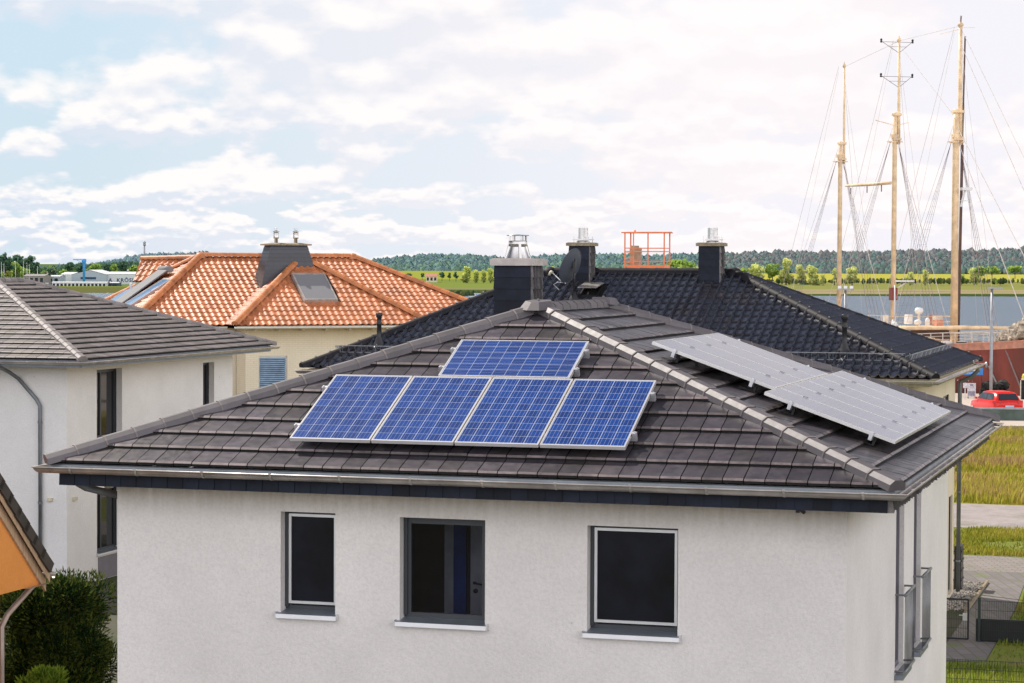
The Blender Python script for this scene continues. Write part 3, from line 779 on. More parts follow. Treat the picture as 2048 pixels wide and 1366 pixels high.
M['skylid'] = mat('pale_reflecting_sash', (.50,.46,.42), .25, metal=.4, var=.2, vscale=4)
mb.build('open_sash', M['skylid'], sk)
# snow guards
def snow_guard(parent, P0, P1, Vv, N, h=.17, post=.16, name='snow_guard'):
    P0 = V3(P0); P1 = V3(P1); T = (P1-P0); L = T.length; T /= L; mb = MB()
    for k in (0.0, 1.0): mb.bar(P0+N*(.07+h*k), P1+N*(.07+h*k), .014 if k else .009)
    n = int(L/post)
    for k in range(n+1): mb.bar(P0+T*(k*L/n)+N*.07, P0+T*(k*L/n)+N*(.07+h), .006)
    for k in range(int(L/.9)+1):
        p = P0+T*(.1+k*.9); mb.bar(p+N*.03, p+N*(.07+h), .02); mb.bar(p+N*(.07+h), p+N*.05+Vv*.22, .015)
    return mb.build(name, M['galv'], parent)
snow_guard(blk, fp(.62,.72,0), fp(WB-.72,.72,0), Vv, N)
A2, U2, V2_, N2 = facet_frame(FB['R'])
snow_guard(blk, A2+U2*.78+V2_*.72, A2+U2*(DB-.78)+V2_*.72, V2_, N2)
snow_guard(blk, V3((-WB,0,EB))+V3((.55,1.0,.25)), V3((-WB,0,EB))+V3((.55,9.0,.25)), V3((.9,0,.43)), V3((-.43,0,.9)), name='snow_guard')
# vent pipes
for (x, y, h) in ((-13.33, 1.15, .78), (-2.16, 1.17, .84)):
    zb = EB+y*(2.27/5.12); mb = MB()
    mb.lathe((x,y,zb), [(.16,-.02),(.13,.05),(.10,.1),(.085,.16),(.058,.2),(.055,h*.62),(.064,h*.62+.005),(.064,h*.70),(.055,h*.71),(.055,h-.12),(.078,h-.11),(.082,h-.01),(.07,h),(.04,h+.005),(.03,h-.05)], 14)
    mb.build('vent_pipe', M['plastic_black'], blk)
# satellite dish (a thing of its own)
dx_, dy_ = -9.14, 3.55; zr = EB+dy_*(2.27/5.12)
dish = tag(empty('satellite_dish', tuple(Matrix.Translation((9.25,50.75,0)) @ Matrix.Rotation(RZ,4,'Z') @ V3((dx_,dy_,zr))), RZ), 'dark grey satellite dish on a short pole beside the left slate chimney', 'satellite dish')
mb = MB(); mb.lathe((0,0,0), [(.19,-.06),(.17,.02),(.11,.1),(.06,.22),(.03,.24)], 12); mb.tube([(0,0,.1),(0,0,1.04)], .024, 10)
mb.build('mast', M['plastic_black'], dish)
mb = MB(); dn = V3((-.86,.30,.34)).normalized(); du = dn.cross(V3((0,0,1))).normalized(); dv = du.cross(dn)
dc = V3((-.12,.06,.86)); Rw, Rh = .41, .45; rings = []
mb.cur_s = True
for k, rr in enumerate((1, .8, .6, .4, .2, 0.02)):
    b = len(mb.v)
    for i in range(28):
        a = 2*pi*i/28; mb.v.append(tuple(dc+du*cos(a)*Rw*rr+dv*sin(a)*Rh*rr-dn*.08*(1-rr*rr)))
    rings.append(b)
for a, b in zip(rings[:-1], rings[1:]):
    for i in range(28): j = (i+1) % 28; mb.face((a+i,a+j,b+j,b+i))
mb.cur_s = False
mb.tube([dc+du*cos(2*pi*i/28)*Rw+dv*sin(2*pi*i/28)*Rh for i in range(29)], .008, 5, caps=False)
mb.build('reflector', M['dish'], dish)
mb = MB(); bk = dc-dn*.08; mb.box(-.035,.035,-.04,.03,.70,.96); mb.bar(bk, (0,0,.83), .06, .05); mb.bar((0,0,.72), (0,.02,.98), .035)
mb.build('bracket', M['plastic_black'], dish)
mb = MB(); lo = dc-dv*Rh; tip = dc+dn*.46-dv*.34
mb.tube([lo-dn*.02, lo+dn*.12, tip], .013, 8); mb.tube([lo, lo+dn*.22-dv*.06, lo+dn*.3-dv*.16, lo+dn*.1-dv*.22], .007, 6)
arm = mb.build('feed_arm', M['white'], dish)
mb = MB(); mb.tube([tip-dn*.03, tip+dn*.04], .035, 12); mb.tube([tip+dn*.04, tip+dn*.05-dv*.10], .03, 8)
mb.build('receiver', M['offwhite'], dish)

# ================================================================== GREY TILED HOUSE (left)
WL, DL, EL = 11.2, 12.6, 6.0
lef = tag(empty('villa', (-10.87, 58.78, 0), RZ), 'white villa with matt grey hipped tile roof at the left, tall narrow dark windows', 'house')
roofL, FL_, hipsL = hip_roof(lef, WL, DL, EL, (-5.6,5.6,7.94), (-5.6,7.05,7.94), M['tile_grey'], M['cap_grey'], dict(FLAT, nose=.050, gap=.012), .30, .345, HEXCAP, .36, 1.0, lift=.0, bandm=M['joint'])
lx0, lx1, ly0, ly1 = -WL+.95, -.95, .95, 11.6
ops = [(2.65-.95, 4.15-.95, 3.75, 5.62), (9.45-.95, 10.25-.95, 4.2, 5.55), (2.65-.95, 4.15-.95, .72, 2.45)]
mb = MB()
wall_plane(mb, (lx0,ly0,0), (1,0,0), lx1-lx0, 0, 5.82, [], (0,-1,0))
wall_plane(mb, (lx1,ly0,0), (0,1,0), ly1-ly0, 0, 5.82, ops, (1,0,0), .28)
wall_plane(mb, (lx1,ly1,0), (-1,0,0), lx1-lx0, 0, 5.82, [], (0,1,0)); wall_plane(mb, (lx0,ly1,0), (0,-1,0), ly1-ly0, 0, 5.82, [], (-1,0,0))
mb.build('wall', M['stucco2'], lef)
for i, o in enumerate(ops):
    window(lef, (lx1,ly0,0), (0,1,0), (1,0,0), *o, depth=.2, mull=((o[0]+.62,) if i != 1 else ()), sill=(i != 1), fw=.09, sill_out=.05)
mb = MB(); mb.box(lx1+.002, lx1+.02, 2.7, 4.1, .02, .62); mb.build('wall_panel', M['grey_band'], lef)
mb = MB(); i_ = .10
for q in ([(-WL+i_,i_),(-i_,i_),(lx1,ly0),(lx0,ly0)], [(-i_,i_),(-i_,DL-i_),(lx1,ly1),(lx1,ly0)], [(-i_,DL-i_),(-WL+i_,DL-i_),(lx0,ly1),(lx1,ly1)], [(-WL+i_,DL-i_),(-WL+i_,i_),(lx0,ly0),(lx0,ly1)]):
    mb.poly([(p[0],p[1],5.815) for p in q])
mb.build('soffit', M['soffit'], lef)
mb = MB(); rect_sweep(mb, -WL+i_, -i_, i_, DL-i_, [(0,5.80),(0,5.98)]); slates(mb, (-i_,i_,5.80), (0,1,0), (1,0,0), DL-2*i_, .17, .2, .3, fin=.01)
mb.build('fascia', M['sill'], lef)
gutter(lef, -WL, 0, 0, DL, 5.94, r=.07, material=M['zinc'])
mb = MB(); yv = ly0-.07
mb.tube([(-2.45,.0,5.86),(-2.45,.15,5.78),(-2.42,yv-.25,5.62),(-2.30,yv,5.45),(-1.78,yv,4.92),(-1.68,yv,4.75),(-1.68,yv,0)], .05, 10)
for z in (4.3, 2.2): mb.lathe((-1.68,yv,z), [(.06,0),(.06,.06)], 10)
mb.build('downpipe', M['zinc_d'], lef)
for x in (-1.42,):
    mb = MB(); mb.box(x-.07, x+.07, ly0-.06, ly0-.002, 2.28, 2.36); mb.build('wall_lamp', M['offwhite'], lef)
mb = MB(); mb.box(lx1+.002, lx1+.06, ly0+.3, ly0+.5, 2.28, 2.36); mb.build('wall_lamp', M['offwhite'], lef)

# ================================================================== ORANGE TILED HOUSE
WO, DO, EO = 16.93, 10.0, 6.0
org = tag(empty('house', (.32, 98.53, 0), radians(24)), 'cream brick house under an orange clay tile roof with tapered slate chimney', 'house')
hr, hl = 5.7, 4.4
roofO, FO, hipsO = hip_roof(org, WO, DO, EO, (-WO+hl,5,8.75), (-hr,5,8.75), M['tile_orange'], M['cap_orange'], ROLL, .275, .335, ROUNDCAP, .42, 1.3, smooth=True, facets='FRL', lift=.075)
mb = MB(); wl, wr, wm, wy, pk, pz = -12.91, -4.57, -8.74, -1.2, 2.97, 8.70
fw_ = [(wl,wy,6.02),(wr,wy,6.02),(wm,pk,pz)]; rw_ = [(wr,wy,6.02),(wr,0.1,6.02),(wm,4.95,pz),(wm,pk,pz)]; lw_ = [(wl,0.1,6.02),(wl,wy,6.02),(wm,pk,pz),(wm,4.95,pz)]
for f in (fw_, rw_, lw_): deck(mb, f)
# rear wing
e1, e2 = (-12.53,5.6,8.66), (-14.35,7.55,8.60)
rl_ = [(-14.95,6.75,7.72),(-13.13,4.80,7.72),e1,e2]; rr_ = [(-11.93,6.40,7.72),(-13.75,8.35,7.72),e2,e1]
for f in (rr_, rl_): deck(mb, f)
mb.cur_m = 1
A, U, Vv, N = facet_frame(fw_)
tiles(mb, fw_, .275, .335, ROLL, 0, [(3.25,4.85,1.55,3.75)])
tiles(mb, rw_, .275, .335, ROLL); tiles(mb, lw_, .275, .335, ROLL); tiles(mb, rl_, .275, .335, ROLL)
mb.build('wing_roof', [M['under'], M['tile_orange']], roofO)
for a, b in (((wl,wy,6.02),(wm,pk,pz)), ((wr,wy,6.02),(wm,pk,pz)), ((wm,pk,pz),(wm,4.9,pz)), (e2,e1)):
    mb = MB(); caps(mb, a, b, ROUNDCAP, .42, .085, 1.25, True, None, .975); mb.build('ridge_cap', M['cap_orange'], roofO)
for x in (-WO+hl, -hr): mb = MB(); mb.lathe((x,5,8.72), [(.25,0),(.23,.12),(.14,.22),(0,.25)], 12); mb.build('ridge_end_cap', M['cap_orange'], roofO)
mb = MB()
wins = [(1.22-.0, 2.38, 3.35, 4.80), (4.9, 6.1, 3.35, 4.8)]
wall_plane(mb, (wl+.6,wy+.55,0), (1,0,0), (wr-.6)-(wl+.6), 0, 5.9, [(.55,1.75,3.3,4.78),(4.3,5.5,3.3,4.78)], (0,-1,0), .12)
wall_plane(mb, (wr-.6,wy+.55,0), (0,1,0), 1.2, 0, 5.9, [], (1,0,0)); wall_plane(mb, (wl+.6,wy+1.75,0), (0,-1,0), 1.2, 0, 5.9, [], (-1,0,0))
wall_plane(mb, (-WO+.6,.6,0), (1,0,0), WO-1.2, 0, 5.9, [], (0,-1,0)); wall_plane(mb, (-.6,.6,0), (0,1,0), 8.8, 0, 5.9, [], (1,0,0))
wall_plane(mb, (-.6,9.4,0), (-1,0,0), WO-1.2, 0, 5.9, [], (0,1,0)); wall_plane(mb, (-WO+.6,9.4,0), (0,-1,0), 8.8, 0, 5.9, [], (-1,0,0))
mb.poly([(-14.85,6.80,5.5),(-13.1,4.9,5.5),(-13.1,4.9,7.7),(-14.85,6.80,7.7)]); mb.poly([(-13.75,8.25,5.5),(-14.85,6.80,5.5),(-14.85,6.80,7.7),(-14.3,7.5,8.5),(-13.75,8.25,7.7)])
mb.build('wall', M['creambrick'], org)
for (a, b, c, d) in ((.55,1.75,3.3,4.78),(4.3,5.5,3.3,4.78)):
    w = window(org, (wl+.6,wy+.55,0), (1,0,0), (0,-1,0), a, b, c, d, depth=.08, frame_mat=M['white'], guide=False)
    mb = MB(); n = 17; M.setdefault('blind', mat('blue_grey_blind_slat', (.20,.29,.40), .5))
    for k in range(n):
        z = c+.06+(d-c-.12)*k/n
        mb.hexa([(wl+.6+a+.05,wy+.55+.03,z),(wl+.6+b-.05,wy+.55+.03,z),(wl+.6+b-.05,wy+.55+.06,z+.055),(wl+.6+a+.05,wy+.55+.06,z+.055),(wl+.6+a+.05,wy+.55+.025,z+.004),(wl+.6+b-.05,wy+.55+.025,z+.004),(wl+.6+b-.05,wy+.55+.055,z+.06),(wl+.6+a+.05,wy+.55+.055,z+.06)])
    mb.build('venetian_blind', M['blind'], w)
mb = MB(); mb.poly([(wl+.1,wy+.08,5.9),(wr-.1,wy+.08,5.9),(wr-.1,.6,5.9),(wl+.1,.6,5.9)]); mb.poly([(-WO+.1,.1,5.895),(-.1,.1,5.895),(-.1,.7,5.895),(-WO+.1,.7,5.895)]); mb.poly([(-.1,.1,5.89),(-.1,9.9,5.89),(-.7,9.9,5.89),(-.7,.1,5.89)])
mb.box(wl+.1, wr-.1, wy+.06, wy+.08, 5.88, 6.02)
x = wl+.9
while x < wr-.5: mb.box(x-.05, x+.05, wy+.12, wy+.54, 5.80, 5.885); x += 1.0
mb.build('soffit', M['cream'], org)
mb = MB()
def half_gutter(mb, a, b, dn, r=.075):
    a = V3(a); b = V3(b); dn = V3(dn); pr = [(r+.01+r*cos(pi+pi*k/8), r*sin(pi+pi*k/8)) for k in range(9)]+[(2*r+.022, .004)]
    mb.cur_s = True
    for p, q in zip(pr[:-1], pr[1:]): mb.poly([a+dn*p[0]+V3((0,0,p[1])), b+dn*p[0]+V3((0,0,p[1])), b+dn*q[0]+V3((0,0,q[1])), a+dn*q[0]+V3((0,0,q[1]))])
    mb.cur_s = False
half_gutter(mb, (wl-.05,wy,5.98), (wr+.05,wy,5.98), (0,-1,0)); half_gutter(mb, (wr,wy,5.98), (wr,-.1,5.98), (1,0,0)); half_gutter(mb, (wr,0,5.96), (0.1,0,5.96), (0,-1,0)); half_gutter(mb, (-WO,0,5.96), (wl,0,5.96), (0,-1,0)); half_gutter(mb, (-WO,DO,5.96), (-WO,0,5.96), (-1,0,0)); half_gutter(mb, (0,0,5.96), (0,DO,5.96), (1,0,0))
mb.build('gutter', M['white'], org)
mb = MB(); mb.tube([(-15.05,6.75,7.65),(-15.05,6.85,7.5),(-14.92,6.9,7.3),(-14.92,6.9,5.6)], .05, 8); mb.build('downpipe', M['white'], org)
# tapered slate chimney
def lerp(a, b, k): return a+(b-a)*k
cxo, cyo, zb, zt = -9.42, 2.95, 7.05, 9.26
mb = MB(); n = 13
for k in range(n):
    z0 = zb+(zt-zb)*k/n; z1 = zb+(zt-zb)*(k+1)/n+.0; k0, k1 = k/n, (k+1)/n
    a0, b0 = lerp(1.42,.80,k0)+.012, lerp(.72,.42,k0)+.012; a1, b1 = lerp(1.42,.80,k1), lerp(.72,.42,k1)
    mb.cur_t = random.random()
    q0 = [(cxo-a0,cyo-b0,z0),(cxo+a0,cyo-b0,z0),(cxo+a0,cyo+b0,z0),(cxo-a0,cyo+b0,z0)]; q1 = [(cxo-a1,cyo-b1,z1),(cxo+a1,cyo-b1,z1),(cxo+a1,cyo+b1,z1),(cxo-a1,cyo+b1,z1)]
    for i in range(4): mb.poly([q0[i], q0[(i+1)%4], q1[(i+1)%4], q1[i]], random.random())
cho = mb.build('chimney', M['slate_light'], org)
mb = MB(); mb.box(cxo-.95, cxo+.95, cyo-.55, cyo+.55, zt, zt+.06); mb.hexa([(cxo-.9,cyo-.5,zt+.06),(cxo+.9,cyo-.5,zt+.06),(cxo+.9,cyo+.5,zt+.06),(cxo-.9,cyo+.5,zt+.06),(cxo-.6,cyo-.15,zt+.11),(cxo+.6,cyo-.15,zt+.11),(cxo+.6,cyo+.15,zt+.11),(cxo-.6,cyo+.15,zt+.11)])
mb.build('chimney_cap', M['concrete'], cho)
for dx in (-.43, .43):
    mb = MB(); mb.lathe((cxo+dx,cyo,zt+.08), [(.075,0),(.075,.2),(.11,.21),(.12,.28),(.10,.3),(.12,.34),(.10,.38),(.12,.42),(.105,.46),(.06,.47),(.06,.5)], 14)
    mb.lathe((cxo+dx,cyo,zt+.58), [(0,.06),(.14,.0),(.13,-.02),(0,.0)], 14)
    for k in range(3): a = 2*pi*k/3; mb.bar((cxo+dx+.08*cos(a),cyo+.08*sin(a),zt+.5), (cxo+dx+.08*cos(a),cyo+.08*sin(a),zt+.70), .014)
    mb.lathe((cxo+dx,cyo,zt+.70), [(0,.01),(.12,0),(0,-.005)], 12)
    mb.build('flue_pipe', M['steel'], cho)
# skylight with grey awning on the wing, three roof windows on the left slope
def roof_window(P, u0, u1, v0, v1, matl, name='skylight', h=.10, root=org, frame=True, lab=None):
    A, U, Vv, N = facet_frame(P); f = lambda u, v, h: A+U*u+Vv*v+N*h
    mb = MB()
    for (p, q, r_, s_) in ((u0,u0+.07,v0,v1),(u1-.07,u1,v0,v1),(u0+.07,u1-.07,v0,v0+.07),(u0+.07,u1-.07,v1-.12,v1)):
        mb.hexa([f(p,r_,-.02),f(q,r_,-.02),f(q,s_,-.02),f(p,s_,-.02),f(p,r_,h),f(q,r_,h),f(q,s_,h),f(p,s_,h)])
    o = mb.build(name, M['zinc'], root)
    mb = MB(); mb.poly([f(u0+.06,v0+.06,h-.02),f(u1-.06,v0+.06,h-.02),f(u1-.06,v1-.11,h-.02),f(u0+.06,v1-.11,h-.02)])
    mb.build('pane', matl, o)
    if lab: o['label'] = lab
    return o
M['awning'] = mat('grey_awning_cloth', (.20,.20,.21), .7, var=.05, vstretch=(8,1,1), vscale=6)
roof_window(fw_, 3.33, 4.78, 1.62, 3.62, M['awning'], h=.17, lab='skylight covered by a grey awning')
LP = FO['L']
roof_window(LP, 2.3, 3.7, .8, 3.3, M['glass_blue'], h=.16); roof_window(LP, 5.4, 6.7, .8, 3.3, M['glass_blue'], h=.16)
A, U, Vv, N = facet_frame(LP); f = lambda u, v, h: A+U*u+Vv*v+N*h
mb = MB(); mb.hexa([f(3.8,.5,.12),f(5.25,.5,.12),f(5.25,3.7,.3),f(3.8,3.7,.3),f(3.8,.5,.17),f(5.25,.5,.17),f(5.25,3.7,.35),f(3.8,3.7,.35)])
mb.tube([f(3.75,3.75,.3), f(5.3,3.75,.3)], .14, 12); mb.build('roller_awning', M['awning'], org)

# ================================================================== OCHRE HOUSE (lower left)
och = tag(empty('cottage', (-7.18, 36.0, 0), RZ), 'ochre orange rendered gable with dark tiled verge at the lower left edge', 'house')
eo = 3.62; ph = radians(43); hw = 4.3; rz2 = eo+hw*tan(ph)
backP = [(0,0,eo),(-9,0,eo),(-9,-hw,rz2),(0,-hw,rz2)]; frontP = [(-9,-2*hw,eo),(0,-2*hw,eo),(0,-hw,rz2),(-9,-hw,rz2)]
mb = MB()
for P in (backP, frontP): deck(mb, P, .0)
mb.cur_m = 1
M['tile_dark'] = mat('dark_brown_concrete_tile', (.05,.042,.035), .65, var=.2, tint=.25)
for P in (backP, frontP): tiles(mb, P, .30, .33, dict(CORR, nose=.035, amp=.04))
# stepped verge tiles hanging over the barge board
for s, y0 in ((1, 0.0), (-1, -2*hw)):
    n = 17
    for k in range(n):
        a = k/n; b = (k+1)/n+.02
        p = V3((.03, y0-s*hw*a, eo+hw*tan(ph)*a+.07)); q = V3((.03, y0-s*hw*b, eo+hw*tan(ph)*b+.045))
        mb.bar(p, q, .05, .17, up=(0,0,1), t=random.random())
rfo = mb.build('roof', [M['under'], M['tile_dark']], och)
mb = MB(); caps(mb, (-9,-hw,rz2+.02), (.03,-hw,rz2+.02), ROUNDCAP, .4, .03, 1.0, True); mb.build('ridge_cap', M['tile_dark'], rfo)
mb = MB(); wxo = -.52; tk = .16; yo = -.62
zw = lambda y: eo-.22+(-y)*tan(ph) if y > -hw else eo-.22+(2*hw+y)*tan(ph)
mb.poly([(wxo,-2*hw+.62,0),(wxo,yo,0),(wxo,yo,zw(yo)),(wxo,-hw,zw(-hw)),(wxo,-2*hw+.62,zw(-2*hw+.62))])
mb.poly([(wxo,yo,0),(-8.5,yo,0),(-8.5,yo,zw(yo)),(wxo,yo,zw(yo))]); mb.poly([(-8.5,-2*hw+.62,0),(wxo,-2*hw+.62,0),(wxo,-2*hw+.62,zw(yo)),(-8.5,-2*hw+.62,zw(yo))])
mb.poly([(-8.5,yo,0),(-8.5,-2*hw+.62,0),(-8.5,-2*hw+.62,zw(yo)),(-8.5,-hw,zw(-hw)),(-8.5,yo,zw(yo))])
mb.build('wall', M['ochre'], och)
mb = MB(); xp = -.10
mb.poly([(xp,-2*hw+.02,eo-.17),(xp,-.02,eo-.17),(xp,-.02,eo-.12),(xp,-hw,rz2-.14),(xp,-2*hw+.02,eo-.12)]); mb.poly([(xp,-.02,eo-.172),(xp,-2*hw,eo-.172),(wxo-.02,-2*hw,eo-.172),(wxo-.02,-.02,eo-.172)])
mb.build('gable_board', M['ochre'], och)
mb = MB()  # boarded verge soffit and barge
for s, y0 in ((1, 0.0), (-1, -2*hw)):
    mb.hexa([(-.098,y0,eo-.30),(-.06,y0,eo-.30),(-.06,-hw,rz2-.30),(-.098,-hw,rz2-.30),(-.098,y0,eo-.10),(-.06,y0,eo-.10),(-.06,-hw,rz2-.10),(-.098,-hw,rz2-.10)])
    mb.hexa([(0,y0,eo-.16),(.012,y0,eo-.16),(.012,-hw,rz2-.16),(0,-hw,rz2-.16),(0,y0,eo+.01),(.012,y0,eo+.01),(.012,-hw,rz2+.01),(0,-hw,rz2+.01)])
mb.poly([(0,0,eo-.17),(0,-.66,eo-.17),(-9,-.66,eo-.17),(-9,0,eo-.17)])
M['pine'] = mat('pale_pine_board', (.50,.36,.24), .6, var=.15, vstretch=(1,8,1))
mb.build('soffit', M['pine'], och)
mb = MB(); half_gutter(mb, (-9,0,eo-.03), (.03,0,eo-.03), (0,1,0), .07); mb.tube([(-.25,.07,eo-.12),(-.28,.03,eo-.2),(-.5,-.42,eo-.62),(-.54,-.53,eo-.8),(-.54,-.54,0)], .045, 10)
mb.build('gutter', M['zinc'], och)

# ================================================================== LIFTING PLATFORM
lift = tag(empty('work_platform', (6.85, 118, 0), RZ), 'orange roofed work platform cage raised behind the black roof', 'work platform')
zc = 8.36; wv, dv_, hv_ = 1.02, .62, 1.78
mb = MB(); w2 = .048
for (x, y) in ((-wv,-dv_),(wv,-dv_),(wv,dv_),(-wv,dv_),(.18,-dv_)): mb.bar((x,y,zc), (x,y,zc+hv_), w2*1.2)
for z in (.55, .85, 1.02): 
    for a, b in (((-wv,-dv_),(wv,-dv_)),((wv,-dv_),(wv,dv_)),((wv,dv_),(-wv,dv_)),((-wv,dv_),(-wv,-dv_))): mb.bar((a[0],a[1],zc+z-(.2 if z<.6 else 0)), (b[0],b[1],zc+z-(.2 if z<.6 else 0)), .042)
for z in (.28,.52,.78): mb.bar((-wv-.01,-dv_-.02,zc+z), (-wv+.45,-dv_-.02,zc+z), .035)
mb.bar((-wv+.45,-dv_-.01,zc), (-wv+.45,-dv_-.01,zc+hv_), .05)
mb.build('cage', M['orange_paint'], lift)
mb = MB(); mb.box(-wv-.02, wv+.02, -dv_-.02, -dv_+.0, zc-.02, zc+.17); mb.box(-wv-.02, wv+.02, dv_, dv_+.02, zc-.02, zc+.17); mb.box(-wv-.02, -wv, -dv_, dv_, zc-.02, zc+.17); mb.box(wv, wv+.02, -dv_, dv_, zc-.02, zc+.17); mb.box(-wv, wv, -dv_, dv_, zc-.05, zc)
mb.build('floor_pan', M['orange_paint'], lift)
mb = MB(); mb.hexa([(-wv-.17,-dv_-.1,zc+hv_),(wv+.17,-dv_-.1,zc+hv_),(wv+.17,dv_+.1,zc+hv_),(-wv-.17,dv_+.1,zc+hv_),(-wv-.17,-dv_-.1,zc+hv_+.05),(wv+.17,-dv_-.1,zc+hv_+.05),(wv+.1,dv_,zc+hv_+.09),(-wv-.1,dv_,zc+hv_+.09)]); mb.lathe((-.65,0,zc+hv_+.08), [(.06,0),(.05,.07),(0,.1)], 10)
mb.build('canopy', M['orange_paint'], lift)
M['beige'] = mat('beige_control_box', (.42,.36,.26), .6)
mb = MB(); mb.box(-.9,-.38,-.1,.4,zc,zc+1.05); mb.box(-.84,-.5,-.05,.3,zc+1.05,zc+1.15)
mb.build('control_box', M['beige'], lift)
mb = MB(); mb.box(-.45,.55,-.3,.3,zc-.28,zc-.06); mb.box(-.28,.28,-.25,.25,4.0,zc-.28); mb.box(-.38,.38,-.35,.35,1.1,4.4)
mb.build('lift_column', M['white'], lift)
mb = MB(); mb.box(-1.2,1.2,-1.8,1.8,.5,1.1); mb.build('chassis', M['white'], lift)
for x in (-1.05,1.05):
    for y in (-1.3,1.3):
        mb = MB(); mb.lathe((x-.15 if x<0 else x-.15,y,.42), [(0,0),(.3,0),(.42,.03),(.42,.27),(.3,.3),(0,.3)], 18, axis='x'); mb.build('wheel', M['plastic_black'], lift)

# ================================================================== GROUND, PATHS, WATER
_f, _p, _r = 4646.04, .032075, -.0041493
def at(px, py, Y):
    """point at world depth Y that the photograph shows at (px, py)"""
    X = px-1024; Yy = 683-py; cr, sr = cos(_r), sin(_r)
    a = X*cr+Yy*sr; b = -X*sr+Yy*cr; cp, sp = cos(_p), sin(_p)
    d = V3((a/_f, cp+b/_f*sp, -sp+b/_f*cp)); k = Y/d.y
    return V3((d.x*k, Y, CAMZ+d.z*k))
def st(s, t, z=0.0): p = EX*s+EY*t; return (p.x, p.y, z)
def ground_mat(name, cols, scale=.35, detail=9, bump=.6, fine=9.0, rough=.95):
    m, nt, b = base_mat(name); tc = nt.n.new('ShaderNodeTexCoord').outputs['Object']
    a = nt.noise(tc, scale, detail, .65); f = nt.noise(tc, fine, 6, .7)
    c = nt.mix(nt.ramp(a, (.38,.5)), c4(cols[0]), c4(cols[1])); c = nt.mix(nt.ramp(a, (.52,.66)), c, c4(cols[2]))
    c = nt.mix(nt.math('MULTIPLY', nt.ramp(f, (.35,.7)), .55), c, nt.mix(.5, c, c4(cols[3])))
    nt.set(b, 'Base Color', c); b.inputs['Roughness'].default_value = rough; b.inputs['Specular IOR Level'].default_value = .15
    bp = nt.n.new('ShaderNodeBump'); bp.inputs['Strength'].default_value = bump; bp.inputs['Distance'].default_value = .05; nt.l.new(f, bp.inputs['Height']); nt.l.new(bp.outputs[0], b.inputs['Normal'])
    return m
M['meadow'] = ground_mat('dry_meadow', [(.26,.25,.035),(.38,.31,.06),(.44,.33,.16),(.13,.15,.02)], scale=.25)
M['lawn'] = ground_mat('lawn', [(.16,.20,.03),(.22,.24,.05),(.26,.23,.08),(.08,.11,.015)], scale=.8)
M['road'] = ground_mat('gravel_road', [(.33,.29,.28),(.40,.35,.34),(.26,.25,.20),(.13,.12,.11)], fine=3.5, bump=1)
M['sand'] = ground_mat('quay_paving', [(.50,.42,.36),(.54,.46,.40),(.46,.40,.34),(.36,.32,.28)], fine=2)
def paver_mat(name, col, w=.21, h=.105, rot=0):
    m, nt, b = base_mat(name); tc = nt.n.new('ShaderNodeTexCoord').outputs['Object']
    bt = nt.n.new('ShaderNodeTexBrick'); bt.inputs['Scale'].default_value = 1; bt.inputs['Brick Width'].default_value = w; bt.inputs['Row Height'].default_value = h; bt.inputs['Mortar Size'].default_value = .012
    bt.inputs['Color1'].default_value = c4(col); bt.inputs['Color2'].default_value = c4([x*.8 for x in col]); bt.inputs['Mortar'].default_value = c4((.10,.12,.05))
    nt.l.new(nt.mapping(tc, (1,1,1), rot=(0,0,rot)), bt.inputs['Vector'])
    g = nt.noise(tc, .9, 8, .7)
    c = nt.mix(nt.math('MULTIPLY', nt.ramp(g, (.55,.62)), .7), bt.outputs['Color'], c4((.14,.18,.04)))
    nt.set(b, 'Base Color', c); b.inputs['Roughness'].default_value = .9
    return m
M['pave'] = paver_mat('grey_pavers', (.29,.25,.24), .4, .2, 0)
M['pave2'] = paver_mat('grass_joint_pavers', (.21,.185,.185), .6, .28, pi/2)
def flat(name, pts, matl, z, kind='structure', skirt=0):
    mb = MB(); mb.poly([(p[0], p[1], 0) for p in pts]); o = mb.build(name, matl); o.location = (0,0,z); 
    if kind: o['kind'] = kind
    return o
gpts = [(-420,-160,0),(420,-160,0),(420,150,0),(60,151,0),(34.5,155.5,0),(20,160.5,0),(-40,166,0),(-420,200,0)]
mb = MB(); mb.poly(gpts)
for a, b in zip(gpts, gpts[1:]+gpts[:1]): mb.poly([(a[0],a[1],0),(a[0],a[1],-4),(b[0],b[1],-4),(b[0],b[1],0)])
M['yard'] = ground_mat('yard_ground', [(.075,.085,.045),(.10,.10,.07),(.12,.11,.09),(.05,.05,.035)])
tag(mb.build('ground', M['yard']), kind='structure')
flat('meadow', [st(-60,84.05),st(60,84.05),st(60,121),st(30,123.5),st(-60,121)], M['meadow'], .004)
flat('quay', [(14,137),(70,137),(70,150.6),(60,150.8),(34.4,155.2),(20,160.2),(10,160.9)], M['sand'], .004)
flat('parking_area', [st(-6,122),st(40,122),st(40,129.5),st(-6,129.5)], M['sand'], .006)
flat('parking_lane', [(10,124),(70,124),(70,140),(10,140)], M['sand'], .010)
flat('gravel_road', [st(-60,76.2),st(60,76.2),st(60,84.0),st(-60,84.0)], M['road'], .008)
flat('footpath', [st(-30,65.4),st(60,65.4),st(60,68.9),st(-30,68.9)], M['pave'], .008)
flat('driveway', [st(-5.55,50.2),st(-4.5,50.2),st(-4.5,58),st(-4.7,65.39),st(-7.5,65.39),st(-7.5,63),st(-5.55,63)], M['pave2'], .008)
flat('lawn', [st(-8,34),st(30,34),st(30,65.3),st(-4.68,65.3),st(-4.48,58),st(-4.48,50.2),st(-5.5,50),st(-8,50)], M['lawn'], .004)
flat('verge', [st(-60,68.95),st(60,68.95),st(60,76.1),st(-60,76.1)], M['lawn'], .006)
